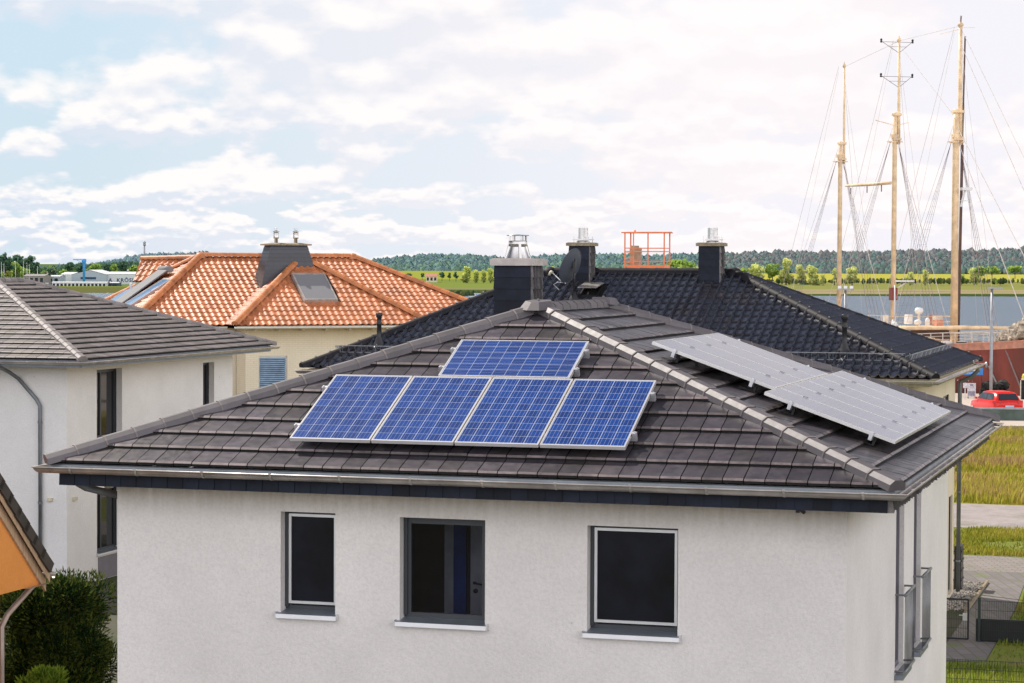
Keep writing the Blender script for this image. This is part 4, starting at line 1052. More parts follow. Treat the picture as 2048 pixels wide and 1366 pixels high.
# kerb and pebble strip by the far house
mb = MB(); a = st(-5.6,57); b = st(-5.6,63); mb.bar((a[0],a[1],.03),(b[0],b[1],.03),.06,.10); tag(mb.build('kerb', M['concrete']), 'thin concrete edging between pebble strip and paved drive beside the cream house', 'kerb')
mb = MB()
for k in range(900):
    s = random.uniform(-6.3,-5.64); t = random.uniform(57.5,63); r = random.uniform(.02,.045); p = st(s,t); mb.cur_t = random.random()
    q = [(p[0]+r*cos(a+random.random()),p[1]+r*sin(a+random.random()),random.uniform(.0,.02)) for a in (0,1.57,3.14,4.71)]
    top = (p[0],p[1],r*.8+.01)
    for i in range(4): mb.poly([q[i], q[(i+1)%4], top])
tag(mb.build('pebbles', M['gravel']), kind='stuff', label='pale pebbles along the wall of the cream house', cat='pebbles')
# water
def water_mat():
    m, nt, b = base_mat('river_water'); tc = nt.n.new('ShaderNodeTexCoord').outputs['Object']
    n = nt.noise(nt.mapping(tc, (.05,.28,1)), 1.0, 8, .7); n2 = nt.noise(nt.mapping(tc, (.004,.02,1)), 1, 5, .6)
    c = nt.mix(n2, c4((.07,.12,.18)), c4((.11,.16,.22))); nt.set(b, 'Base Color', c)
    b.inputs['Roughness'].default_value = .32; b.inputs['Specular IOR Level'].default_value = .5
    bp = nt.n.new('ShaderNodeBump'); bp.inputs['Strength'].default_value = 1; bp.inputs['Distance'].default_value = 1.3; nt.l.new(n, bp.inputs['Height']); nt.l.new(bp.outputs[0], b.inputs['Normal'])
    return m
flat('water', [(-1600,100),(1600,100),(1600,1000),(-1600,1000)], water_mat(), -1.5)
# far bank rising gently to the forest
def far_mat():
    m, nt, b = base_mat('far_fields'); tc = nt.n.new('ShaderNodeTexCoord').outputs['Object']; sep = nt.n.new('ShaderNodeSeparateXYZ'); nt.l.new(tc, sep.inputs[0])
    wob = nt.noise(nt.mapping(tc, (.004,.012,1)), 1, 6, .6)
    y = nt.math('ADD', sep.outputs['Y'], nt.math('MULTIPLY', nt.math('SUBTRACT', wob, .5), 60.0))
    reed = nt.mix(nt.noise(nt.mapping(tc, (.05,.2,1)), 1, 6, .7), c4((.20,.19,.08)), c4((.38,.30,.20)))
    olive = nt.mix(nt.noise(nt.mapping(tc, (.01,.05,1)), 1, 6, .7), c4((.16,.19,.05)), c4((.27,.26,.09)))
    bright = nt.mix(nt.noise(nt.mapping(tc, (.006,.03,1)), 1, 5, .6), c4((.30,.31,.06)), c4((.46,.41,.08)))
    dark = c4((.05,.08,.02))
    c = nt.mix(nt.ramp(y, (846, 850)), dark, reed)
    c = nt.mix(nt.ramp(y, (885, 900)), c, olive)
    c = nt.mix(nt.ramp(y, (1128, 1131)), c, c4((.06,.07,.04)))
    c = nt.mix(nt.ramp(y, (1145, 1150)), c, bright)
    c = nt.mix(nt.ramp(sep.outputs['X'], (-110, -70, 1, 0)), c, nt.mix(nt.ramp(y, (930, 960)), c4((.17,.16,.05)), c4((.06,.09,.05))))
    c = nt.mix(nt.math('MULTIPLY', nt.ramp(sep.outputs['X'], (0, 60, 1, 0)), .5), c, nt.mix(nt.ramp(y, (868, 880)), c4((.07,.09,.035)), c4((.12,.20,.03))))
    nt.set(b, 'Base Color', c); b.inputs['Roughness'].default_value = 1; b.inputs['Specular IOR Level'].default_value = 0
    return m
prof = [(833,-1.8),(837,-1.0),(850,.1),(950,.5),(1080,1.4),(1300,3.6),(1500,5.2),(2600,9.5),(9000,9.5)]
mb = MB(); xs = [-3000+150*k for k in range(41)]
for (y0, z0), (y1, z1) in zip(prof[:-1], prof[1:]):
    for a, b in zip(xs[:-1], xs[1:]):
        j = lambda x, y: 3.0*sin(x*.013)+2*sin(x*.041) if y < 860 else 0
        mb.poly([(a,y0+j(a,y0),z0),(b,y0+j(b,y0),z0),(b,y1+j(b,y1),z1),(a,y1+j(a,y1),z1)])
tag(mb.build('far_fields', far_mat()), kind='structure')

# ------------------------------------------------------------------ grass
def grass(name, region, n, h, w, cols, label, cat='grass', lean=.35, hvar=.5, heads=0, patch=.25):
    mb = MB(); (s0, s1, t0, t1) = region
    c = 0
    while c < n:
        s, t = random.uniform(s0, s1), random.uniform(t0, t1)
        p = st(s, t)
        k = mnoise.noise(V3((p[0]*patch, p[1]*patch, 0)))
        if k < -.25 and random.random() < .8: c += .3; continue
        c += 1
        hh = h*(1+k*.8)*random.uniform(1-hvar, 1+hvar*.6); a = random.uniform(0, 2*pi); dx, dy = cos(a)*w, sin(a)*w
        lx, ly = random.uniform(-lean, lean)*hh+.12*hh, random.uniform(-lean, lean)*hh
        mb.cur_m = min(len(cols)-1, int(max(0, (k*.9+.5+random.uniform(-.25,.25)))*len(cols)))
        mb.cur_t = random.random()
        mb.poly([(p[0]-dx,p[1]-dy,0),(p[0]+dx,p[1]+dy,0),(p[0]+lx*.5+dx*.7,p[1]+ly*.5+dy*.7,hh*.6),(p[0]+lx,p[1]+ly,hh)])
    mats = [leaf_mat('%s_blade_%d' % (name, i), cc, .35) for i, cc in enumerate(cols)]
    return tag(mb.build(name, mats), label, cat, kind='stuff')
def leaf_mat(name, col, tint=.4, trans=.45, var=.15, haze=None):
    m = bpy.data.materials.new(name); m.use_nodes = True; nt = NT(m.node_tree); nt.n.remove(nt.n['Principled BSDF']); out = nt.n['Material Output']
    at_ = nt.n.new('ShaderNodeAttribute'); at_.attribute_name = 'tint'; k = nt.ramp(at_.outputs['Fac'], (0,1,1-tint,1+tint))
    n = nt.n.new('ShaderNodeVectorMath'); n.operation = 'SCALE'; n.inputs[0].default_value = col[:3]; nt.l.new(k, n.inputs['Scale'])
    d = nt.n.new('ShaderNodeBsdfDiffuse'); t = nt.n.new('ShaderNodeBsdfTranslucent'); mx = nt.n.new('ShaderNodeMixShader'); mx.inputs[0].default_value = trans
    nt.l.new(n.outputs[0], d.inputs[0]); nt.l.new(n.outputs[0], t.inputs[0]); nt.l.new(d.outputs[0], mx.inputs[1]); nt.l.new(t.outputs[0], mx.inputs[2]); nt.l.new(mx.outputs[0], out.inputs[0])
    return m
grass('tall_grass', (-15.5, 0, 84.2, 121), 60000, .36, .03, [(.24,.27,.03),(.38,.37,.05),(.46,.38,.09),(.44,.31,.14)], 'tall dry meadow grass with reddish seed heads beyond the gravel road')
grass('verge_grass', (-9.5, -1, 69.0, 76), 16000, .16, .018, [(.20,.23,.03),(.35,.34,.05),(.44,.36,.09)], 'short yellow green grass strip between road and footpath')
grass('lawn_grass', (-4.45, 1, 50, 65), 12000, .13, .014, [(.14,.19,.03),(.24,.27,.05),(.30,.28,.07)], 'green grass beyond the gate beside the paved drive')
grass('lawn_grass', (-6.3, 1, 41, 50), 16000, .14, .013, [(.13,.19,.02),(.24,.30,.04),(.33,.33,.06)], 'green lawn grass behind the mesh fence')

# ------------------------------------------------------------------ fences and gate by the drive
def mesh_fence(name, s0, s1, t, h, label, cat, posts, base=False, dx=.05, rows=(.02,.25,.5,.75,.98)):
    r = empty(name, st((s0+s1)/2, t), RZ); tag(r, label, cat); w = (s1-s0)/2; mb = MB()
    n = int(2*w/dx)
    for k in range(n+1): x = -w+2*w*k/n; mb.bar((x,0,.05), (x,0,h), .006)
    for q in rows: mb.bar((-w,.008,.05+(h-.05)*q), (w,.008,.05+(h-.05)*q), .009)
    mb.build('wire_panel', M['dark_green_metal'], r)
    for x in posts:
        mb = MB(); mb.box(x-.03, x+.03, -.03, .05, 0, h+.05); mb.box(x-.034, x+.034, -.034, .054, h+.05, h+.06); mb.build('post', M['dark_green_metal'], r)
    if base:
        mb = MB(); mb.box(-w, w, .06, .10, 0, h*.55); mb.build('privacy_panel', M['plastic_black'], r)
    return r
mesh_fence('mesh_fence', -5.0, 8, 44.5, 1.0, 'low dark mesh fence along the front edge of the lawn', 'fence', (-4.1,-1.55,1.0,3.5,6), rows=(.02,.2,.4,.6,.8,.98))
mesh_fence('mesh_fence', -4.95, 6, 52.9, .95, 'mesh fence with dark privacy panel in the shade beside the gate', 'fence', (-5.4,-2.8,0,2.6,5), base=True)
g = empty('garden_gate', st(-5.62, 52.9), RZ); tag(g, 'black mesh garden gate with lever handle beside the villa corner', 'gate')
mb = MB()
for a, b in (((-.5,0,.06),(.5,0,.06)),((-.5,0,.95),(.5,0,.95)),((-.5,0,.06),(-.5,0,.95)),((.5,0,.06),(.5,0,.95))): mb.bar(a, b, .04)
mb.build('gate_frame', M['plastic_black'], g)
mb = MB()
for k in range(20): x = -.5+k/19; mb.bar((x,0,.08),(x,0,.93),.006)
for z in (.3,.5,.7): mb.bar((-.5,0,z),(.5,0,z),.008)
mb.build('wire_panel', M['plastic_black'], g)
mb = MB(); mb.box(.38,.48,-.04,.04,.48,.64); mb.bar((.43,-.06,.6),(.30,-.06,.6),.018); mb.build('handle', M['alu'], g)
mb = MB(); mb.box(-.09,.09,-.3,.3,0,1.15)
for z in (.25,.5,.75,1.0): mb.box(-.11,.11,-.32,.32,z,z+.04)
bn = mb.build('slatted_bin_box', M['plastic_black'], None); p = st(-6.22, 61.6); bn.location = (p[0],p[1],0); bn.rotation_euler = (0,0,RZ); tag(bn, 'dark slatted box standing against the cream house wall by the downpipe', 'bin box')

# ------------------------------------------------------------------ quay side
wl_ = empty('flood_wall', (29.5, 128.6, 0), RZ*.35); tag(wl_, 'long low green grey wall in front of the red car', 'low wall')
M['greengrey'] = mat('green_grey_wall', (.085,.12,.10), .7, var=.2, vscale=2)
mb = MB(); mb.box(-9,12,-.14,.14,0,.62); mb.build('wall_body', M['greengrey'], wl_)
mb = MB(); mb.box(-9.02,12,-.19,.19,.62,.71); mb.build('coping', M['galv'], wl_)
# red hatchback
M['red'] = mat('red_car_paint', (.70,.018,.010), .3, var=.04, spec=.35, coat=.25, coatr=.06); M['carglass'] = glass_mat('car_glass', (.02,.025,.035), .04); M['tyre'] = mat('tyre_rubber', (.02,.02,.02), .8)
M['lampred'] = mat('tail_lamp_red', (.45,.01,.01), .2); M['plate'] = mat('number_plate', (.55,.6,.75), .4)
car = empty('parked_car', (27.75, 133.0, 0), 0); car.rotation_euler = (0,0,radians(90+9)); tag(car, 'red hatchback parked on the quay behind the low wall', 'car')
def car_body():
    # stations along x (front +x): (x, lower z, shoulder z, half width)
    mb = MB(); prof = [(-2.15,.42,.72,.74),(-2.12,.30,.95,.82),(-1.85,.24,1.00,.87),(-1.1,.22,.98,.90),(0,.20,.95,.905),(1.0,.22,.90,.90),(1.7,.24,.80,.86),(2.05,.28,.68,.76),(2.15,.38,.58,.60)]
    rings = []
    for x, z0, z1, w in prof:
        pts = [(-w*.9,z0),(-w,z0+.14),(-w*1.0,(z0+z1)/2),(-w*.97,z1-.07),(-w*.86,z1),(0,z1+.035),(w*.86,z1),(w*.97,z1-.07),(w*1.0,(z0+z1)/2),(w,z0+.14),(w*.9,z0)]
        b = len(mb.v); mb.v.extend([(x,y,z) for y, z in pts]); rings.append((b, len(pts)))
    mb.cur_s = True
    for (a, n), (b, _) in zip(rings[:-1], rings[1:]):
        for i in range(n-1): mb.face((a+i, a+i+1, b+i+1, b+i))
        mb.face((a+n-1, a, b, b+n-1))
    mb.cur_s = False
    mb.face([rings[0][0]+i for i in range(11)][::-1]); mb.face([rings[-1][0]+i for i in range(11)])
    return mb
def cabin():
    st_ = [(-2.02,.97,.98,.72,.70),(-1.62,.97,1.38,.74,.60),(-.9,.97,1.45,.77,.62),(0,.95,1.455,.78,.62),(.45,.93,1.38,.77,.60),(1.15,.92,.94,.74,.70)]
    mb = MB(); rings = []
    for x, z0, z1, w0, w1 in st_:
        b = len(mb.v); mb.v.extend([(x,-w0,z0),(x,-w1,z1-.03),(x,-w1*.7,z1),(x,w1*.7,z1),(x,w1,z1-.03),(x,w0,z0)]); rings.append(b)
    return mb, rings, st_
o = car_body().build('body', M['red'], car, fixn=True)
mb, rg, st_ = cabin(); mb.cur_s = True
for a, b in zip(rg[:-1], rg[1:]):
    for i in (1,2,3): mb.face((a+i, b+i, b+i+1, a+i+1))
    for i in (0,4): mb.face((a+i, b+i, b+i+1, a+i+1))
mb.face([rg[0]+i for i in range(6)]); mb.face([rg[-1]+i for i in range(6)][::-1])
mb.cur_s = False; rf = mb.build('cabin', M['red'], car, fixn=True)
def glasspane(pts, name='side_window', label=None):
    mb = MB(); mb.poly(pts); w = mb.build(name, M['carglass'], car)
    return w
for s in (1,-1):
    glasspane([(-1.52,s*.775,1.0),(-.62,s*.795,.99),(-.62,s*.66,1.36),(-1.40,s*.645,1.33)]); glasspane([(-.56,s*.795,.99),(.88,s*.775,.97),(.42,s*.64,1.33),(-.56,s*.66,1.36)])
glasspane([(-2.055,-.60,1.0),(-2.055,.60,1.0),(-1.70,.52,1.34),(-1.70,-.52,1.34)], 'rear_window'); glasspane([(1.12,-.62,.965),(1.12,.62,.965),(.52,.54,1.36),(.52,-.54,1.36)], 'windscreen')
for s in (1,-1):
    mb = MB(); mb.hexa([(-2.17,s*.52,.78),(-2.05,s*.85,.80),(-1.85,s*.90,.82),(-2.0,s*.5,.80),(-2.15,s*.50,.95),(-2.02,s*.84,.97),(-1.82,s*.88,.97),(-2.0,s*.5,.97)]); mb.build('tail_lamp', M['lampred'], car)
    mb = MB(); mb.box(.62,.78,s*.88,s*1.0,.94,1.05); mb.build('wing_mirror', M['red'], car)
    mb = MB(); mb.hexa([(1.95,s*.45,.60),(2.1,s*.45,.6),(1.95,s*.80,.60),(1.8,s*.82,.6),(1.92,s*.45,.72),(2.08,s*.45,.7),(1.93,s*.80,.74),(1.78,s*.84,.76)]); mb.build('headlight', M['white'], car)
    for x in (-1.32, 1.38):
        mb = MB(); y = s*.80-(.10 if s > 0 else -.10+.0)
        mb.lathe((x, y-.1, .32), [(0,0),(.24,0),(.32,.03),(.32,.19),(.24,.22),(0,.22)], 22, axis='y'); w = mb.build('wheel', M['tyre'], car)
        mb = MB(); yy = s*.925
        mb.lathe((x, yy, .32), [(.0,.0),(.2,0),(.215,-.01*s)], 16, axis='y')
        for k in range(5): a = 2*pi*k/5; mb.bar((x,yy+.005*s,.32), (x+.19*cos(a),yy+.005*s,.32+.19*sin(a)), .05, .012, up=(0,1,0))
        mb.build('rim', M['alu'], w)
mb = MB(); mb.box(-2.175,-2.165,-.26,.26,.60,.71); mb.build('number_plate', M['plate'], car)
mb = MB(); mb.box(-2.17,-2.0,-.70,.70,.26,.42); mb.build('bumper_insert', M['plastic_black'], car)
# lamp posts
def lamp_post(px, py, Y, label, double=False):
    p = at(px, py, Y); r = empty('street_lamp', (p.x, p.y, 0)); tag(r, label, 'street lamp', 'pale grey street lamps on the quay'); h = p.z
    mb = MB(); mb.tube([(0,0,0),(0,0,h*.35),(0,0,h)], [.10,.10,.075], 10); mb.build('pole', M['galv'], r)
    mb = MB(); mb.box(-.25,.65 if not double else .55,-.1,.1,h-.02,h+.10)
    if double: mb.box(-.55,-.25,-.1,.1,h-.02,h+.1)
    mb.build('lamp_head', M['galv'], r)
    if double:
        mb = MB()
        for x in (-.4,0,.4): mb.box(x-.1,x+.1,-.12,.12,h+.1,h+.28)
        mb.build('floodlight', M['white'], r)
lamp_post(1984, 577, 145, 'pale street lamp rising directly behind the red car')
lamp_post(1691, 580, 156, 'lamp post with several floodlights beside the left ship mast', True)
# signs
M['blue_sign'] = mat('blue_sign', (.03,.22,.62), .4, var=.05); M['posterw'] = mat('poster_white', (.62,.60,.64), .5, var=.2, vscale=9); M['posterg'] = mat('poster_grey', (.28,.26,.34), .5, var=.3, vscale=12)
def rows_of_marks(mb, x0, x1, z, h, y, wmin=.03, wmax=.09):
    x = x0
    while x < x1:
        w = random.uniform(wmin, wmax); mb.box(x, min(x1, x+w), y-.004, y, z, z+h); x += w+random.uniform(.02,.05)
p = at(1967, 743, 152); sg = empty('banner_sign', (p.x-1.15, p.y, 0), -.25); tag(sg, 'blue banner sign with white lettering on two thin posts before the hull', 'sign')
mb = MB(); mb.box(-1.1,1.1,-.02,.02,p.z-.22,p.z+.24); mb.build('banner', M['blue_sign'], sg)
mb = MB(); rows_of_marks(mb, -.95, .9, p.z+.04, .11, -.024); rows_of_marks(mb, -.8, .8, p.z-.13, .06, -.024, .02, .06); mb.build('lettering', M['white'], sg)
for x in (-1.0, 1.02): mb = MB(); mb.bar((x,.04,0), (x,.04,p.z+.24), .05); mb.build('post', M['plastic_black'], sg)
p = at(1943, 793, 150.5); bd = empty('notice_board', (p.x, p.y, 0), -.2); tag(bd, 'pale upright notice board on small wheels behind the red car', 'notice board')
mb = MB(); mb.box(-.27,.27,-.04,.04,.12,1.0); mb.build('panel', M['posterw'], bd)
mb = MB(); mb.box(-.22,.22,-.046,-.041,.18,.48); rows_of_marks(mb, -.2,.2,.62,.03,-.042); rows_of_marks(mb,-.2,.2,.72,.03,-.042); mb.box(-.1,.1,-.046,-.041,.82,.94); mb.build('print', M['posterg'], bd)
for x in (-.22,.22): mb = MB(); mb.box(x-.03,x+.03,-.15,.15,0,.12); mb.build('foot', M['plastic_black'], bd)
p = at(1930, 800, 149); mb = MB(); mb.bar((0,0,0),(0,0,1.1),.05); mb.box(-.13,.13,-.03,0,.75,1.08); o = mb.build('small_sign', M['posterw']); o.location = (p.x,p.y,0); tag(o, 'small white sign on a thin post left of the notice board', 'sign')
# heap of dark nets and mooring piles
def lump(mb, c, r, n=10, m=6, jit=.25, flat=.7):
    rings = []; 
    for j in range(m+1):
        ph = pi*j/m; b = len(mb.v)
        for i in range(n):
            a = 2*pi*i/n+(j%2)*.3; k = 1+random.uniform(-jit, jit)
            mb.v.append((c[0]+r*sin(ph)*cos(a)*k, c[1]+r*sin(ph)*sin(a)*k, c[2]+r*flat*cos(ph)*k))
        rings.append(b)
    for a, b in zip(rings[:-1], rings[1:]):
        for i in range(n): j = (i+1)%n; mb.face((a+i,b+i,b+j,a+j), random.random())
M['net'] = mat('dark_net', (.022,.024,.022), .9, tint=.6, var=.3, vscale=8)
mb = MB()
for k in range(26): lump(mb, (random.uniform(-.75,.75), random.uniform(-.4,.4), random.uniform(.1,.95)), random.uniform(.18,.4), 9, 6, .3)
o = mb.build('net_heap', M['net'], None, fixn=True); p = at(1990, 790, 151.5); o.location = (p.x, p.y, 0); tag(o, 'dark heap of nets piled on the quay below the ship bow', 'net heap')
M['pile_w'] = mat('white_painted_timber', (.66,.60,.52), .7, var=.15, dirt=(.2,.15,.1), dirtamt=.5)
r = empty('mooring_dolphin', (33.35, 149.6, 0), -.2); tag(r, 'black and white timber mooring piles at the bow with a yellow cap', 'mooring piles')
for k in range(5):
    mb = MB(); x = -.35+k*.36; mb.box(x-.15,x+.15,-.15,.15,-3,1.22); mb.build('pile', M['plastic_black'] if k % 2 else M['net'], r)
    mb = MB(); mb.box(x-.21,x-.155,-.19,-.12,0,1.25); mb.build('pile_strip', M['pile_w'], r)
mb = MB(); mb.box(-.5,1.3,-.2,.2,1.26,1.34); mb.build('cap_beam', M['pile_w'], r)
mb = MB(); mb.lathe((-.25,0,1.34), [(.0,.34),(.16,.3),(.22,.12),(.2,.0)], 12); mb.build('bollard', mat('yellow_paint', (.65,.55,.03), .5), r)

# ================================================================== SAILING SHIP
ship = empty('sailing_ship', (31.4, 165, 0), 0); ship.rotation_euler = (0,0,atan2(-.9755,.2201)); tag(ship, 'moored three masted sailing ship with rust red hull and cream masts', 'ship')
M['hullred'] = mat('rust_red_hull', (.23,.045,.03), .55, var=.2, vscale=.8, vstretch=(1,1,.3), dirt=(.12,.05,.03), dirtamt=.6, dscale=.7); M['hulltop'] = mat('salmon_bulwark', (.62,.28,.19), .6, var=.15, dirt=(.5,.35,.25), dirtamt=.5)
M['mastc'] = mat('cream_mast_paint', (.88,.65,.40), .5, var=.15, vscale=1.5, dirt=(.35,.2,.1), dirtamt=.4); M['rig'] = mat('dark_rigging', (.26,.20,.20), .8); M['rigl'] = mat('light_rope', (.66,.58,.52), .8)
M['deckw'] = mat('weathered_deck', (.42,.27,.17), .7, var=.3, vscale=2); M['deckh'] = mat('dark_wood_house', (.10,.045,.03), .5, var=.2)
Ls = [(-41,.2,1.6,3.0),(-38,2.6,.6,2.9),(-32,3.6,-.5,2.6),(-22,4.15,-1.2,2.4),(-12,4.3,-1.5,2.35),(-4,4.2,-1.5,2.45),(2,3.6,-1.5,2.65),(6,2.6,-1.5,2.85),(9,1.4,-1.5,3.05),(11.2,.35,-1.3,3.25),(11.9,.06,-.2,3.35)]
mb = MB(); mb.cur_s = True; rings = []
for x, hw_, kz, dz in Ls:
    ex_ = 1.2*max(0,(x-4)/8)
    pts = []
    for (fy, fz) in ((1,1),(1.0,.72),(.93,.4),(.72,.12),(.1,0)): pts.append((x+ex_*fz, -hw_*fy, kz+(dz-kz)*fz))
    full = pts+[(p[0],-p[1],p[2]) for p in reversed(pts)]
    b = len(mb.v); mb.v.extend(full); rings.append(b)
for a, b in zip(rings[:-1], rings[1:]):
    for i in range(9): mb.face((a+i, b+i, b+i+1, a+i+1))
mb.face([rings[-1]+i for i in range(10)]); mb.face([rings[0]+i for i in range(10)])
mb.build('hull', M['hullred'], ship, fixn=True)
mb = MB()   # bulwark strip and cap rail
for s in (-1, 1):
    for (x0,h0,k0,d0), (x1,h1,k1,d1) in zip(Ls[:-1], Ls[1:]):
        e0, e1 = 1.2*max(0,(x0-4)/8), 1.2*max(0,(x1-4)/8)
        mb.poly([(x0+e0,s*(h0+.02),d0-.04),(x1+e1,s*(h1+.02),d1-.04),(x1+e1+.05,s*(h1+.06),d1+.42),(x0+e0+.05,s*(h0+.06),d0+.42)])
        mb.bar((x0+e0+.05,s*(h0+.02),d0+.45), (x1+e1+.05,s*(h1+.02),d1+.45), .2, .07)
mb.build('bulwark', M['hulltop'], ship)
mb = MB()
for (x0,h0,k0,d0), (x1,h1,k1,d1) in zip(Ls[:-1], Ls[1:]): mb.poly([(x0,-h0*.97,d0-.12),(x1,-h1*.97,d1-.12),(x1,h1*.97,d1-.12),(x0,h0*.97,d0-.12)])
mb.build('deck', M['deckw'], ship)
mb = MB()   # railings
for s in (-1, 1):
    for (x0,h0,k0,d0), (x1,h1,k1,d1) in zip(Ls[1:-1], Ls[2:]):
        for z in (.75,.98,1.2): mb.bar((x0,s*h0*.97,d0+z), (x1,s*h1*.97,d1+z), .05 if z > 1 else .03)
        n = max(1, int(abs(x1-x0)/1.1))
        for k in range(n): q = k/n; mb.bar((lerp(x0,x1,q),s*lerp(h0,h1,q)*.97,lerp(d0,d1,q)+.4), (lerp(x0,x1,q),s*lerp(h0,h1,q)*.97,lerp(d0,d1,q)+1.2), .05)
mb.build('railing', M['pile_w'], ship)
mb = MB(); mb.box(-10.3,-5.2,-2.2,2.2,2.3,3.95); mb.build('deckhouse', M['deckh'], ship)
mb = MB(); mb.box(-10.6,-4.9,-2.5,2.5,3.95,4.1)
for (x,y) in ((-10.4,-2.4),(-5,-2.4),(-7.7,-2.4),(-10.4,2.4),(-5,2.4),(-7.7,2.4)): mb.bar((x,y,4.1),(x,y,4.9),.04)
for z in (4.5,4.9):
    for a, b in (((-10.4,-2.4),(-5,-2.4)),((-5,-2.4),(-5,2.4)),((-5,2.4),(-10.4,2.4))): mb.bar((a[0],a[1],z),(b[0],b[1],z),.03)
mb.build('deckhouse_roof', M['mastc'], ship)
def clutter(x0, x1, y0, y1, z0, z1, n, mats, name):
    for k in range(n):
        mb = MB(); x, y, z = random.uniform(x0,x1), random.uniform(y0,y1), random.uniform(z0,z1); a, b, c = random.uniform(.12,.5), random.uniform(.12,.5), random.uniform(.1,.4)
        if random.random() < .5: mb.box(x-a,x+a,y-b,y+b,z,z+c*2)
        else: mb.lathe((x,y,z), [(0,0),(a*.6,.02),(a*.6,c*1.4),(a*.3,c*1.8),(0,c*1.9)], 10)
        mb.build(name, random.choice(mats), ship)
clutter(-10,-5.3,-2.2,2.2,4.1,4.3,9,[M['white'],M['hulltop'],M['pile_w'],M['white']],'deck_locker')
clutter(-3.5,4.5,-1.7,1.7,2.5,2.8,30,[M['white'],M['pile_w'],M['mastc'],M['deckw'],M['rig'],M['dark_green_metal']],'deck_gear')
clutter(-21,-13,-3,3,2.4,3.2,12,[M['white'],M['white'],M['mastc'],M['hulltop']],'deck_gear')
mb = MB(); mb.lathe((-8.8,1.0,5.0), [(.1,-.9),(.1,0),(.26,.05),(.34,.25),(.26,.45),(0,.52)], 14); mb.build('radome', M['white'], ship)
mb = MB(); mb.tube([(-4.7,-2.6,4.0),(-4.7,-2.6,7.2)], .05, 8); mb.lathe((-4.7,-2.6,4.0), [(.2,.1),(.26,.3),(.2,.5),(0,.55)], 12); mb.build('antenna_pole', M['white'], ship)
def mast(x, r0, r1, zd0, zd1, ztop, roff=.32, extra=None):
    mb = MB(); mb.tube([(x,0,1.5),(x,0,zd0),(x,0,zd1)], [r0, r0*.86, r0*.7], 14); mb.box(x-.12,x+.12,-.3,.3,zd0+.3,zd0+.55); m = mb.build('mast', M['mastc'], ship)
    mb = MB(); xo = x-.05; yo = -roff
    mb.tube([(xo,roff,zd0-.2),(xo,roff*1.0,zd1),(xo,roff*.9,ztop-.25)], [r1*1.15, r1, r1*.8], 12); mb.lathe((xo,roff*.9,ztop-.35), [(r1*.8,0),(r1*1.4,.05),(r1*1.2,.2),(r1*.5,.3),(.02,.45)], 10)
    for z in (zd0+.1, zd1-.25): mb.box(x-r0,x+r0,-r0*.9,roff+r1*1.3,z,z+.18)
    mb.build('topmast', M['mastc'], m)
    mb = MB(); mb.box(x-.06,x+.06,-.62,.62,zd0-.05,zd0+.03); mb.box(x-.5,x+.5,-.3,-.24,zd0-.08,zd0); mb.box(x-.5,x+.5,.24,.3,zd0-.08,zd0)
    mb.build('crosstree', M['mastc'], m)
    return m
m1 = mast(-22.9, .20, .10, 17.0, 18.6, 24.9); m2 = mast(-11.4, .205, .12, 18.0, 20.2, 25.9); m3 = mast(0, .27, .16, 17.4, 19.7, 25.9)
hwat = lambda x: next((lerp(a[1], b[1], (x-a[0])/(b[0]-a[0])) for a, b in zip(Ls[:-1], Ls[1:]) if a[0] <= x <= b[0]), 3)
def shrouds(x, z, n=4, sp=.8, m=None, back=-1.2):
    for s in (-1, 1):
        mb = MB(); feet = []
        for k in range(n): xf = x+back-sp*k+sp; f_ = V3((xf, s*hwat(xf), 2.8)); feet.append(f_); mb.bar(f_, (x-.1, s*.3, z), .017)
        top = V3((x-.1, s*.3, z)); nn = int((z-4)/.55)
        for j in range(nn):
            q = (j+1.5)/(nn+3); mb.bar(feet[0].lerp(top, q), feet[-1].lerp(top, q), .009)
        mb.build('shroud', M['rig'], m)
shrouds(-22.9, 17.0, m=m1); shrouds(-11.4, 18.0, m=m2); shrouds(0, 17.4, m=m3)
def line(name, m, matl, *segs):
    mb = MB()
    for a, b, w in segs: mb.bar(a, b, w)
    return mb.build(name, matl, m)
for (m, x, zt, zd) in ((m1,-22.9,24.6,18),(m2,-11.4,25.6,19),(m3,0,25.5,18.6)):
    for s in (-1, 1):
        line('backstay', m, M['rigl'], ((x,s*.2,zt), (x-5.0, s*4.1, 2.8), .018)); line('backstay', m, M['rigl'], ((x,s*.2,zd), (x-3.4, s*4.2, 2.8), .018))
        line('backstay', m, M['rigl'], ((x,s*.2,zt-.4), (x-1.6, s*4.2, 2.8), .015))
line('stay', m3, M['rigl'], ((0,.3,25.4),(21.5,0,6.3),.025)); line('stay', m3, M['rigl'], ((0,.3,24.3),(19,0,5.7),.03)); line('stay', m3, M['rigl'], ((0,0,18.6),(16.5,0,5.0),.035)); line('stay', m3, M['rigl'], ((0,0,17.8),(12.5,0,4.0),.035))
line('stay', m2, M['rigl'], ((-11.4,.3,25.3),(0,.2,18.8),.026)); line('stay', m2, M['rigl'], ((-11.4,0,18.8),(-.4,0,3.4),.03)); line('stay', m1, M['rigl'], ((-22.9,.3,24.6),(-11.4,.3,25.6),.02)); line('stay', m1, M['rigl'], ((-22.9,0,17.5),(-11.8,0,3.4),.03)); line('stay', m2, M['rigl'], ((-11.4,.3,25.6),(0,.3,25.6),.02))
line('halyard', m3, M['deckh'], ((-.3,.75,24.9),(-.3,.62,17.2),.09), ((-.3,.62,17.2),(-.2,.40,2.8),.16))
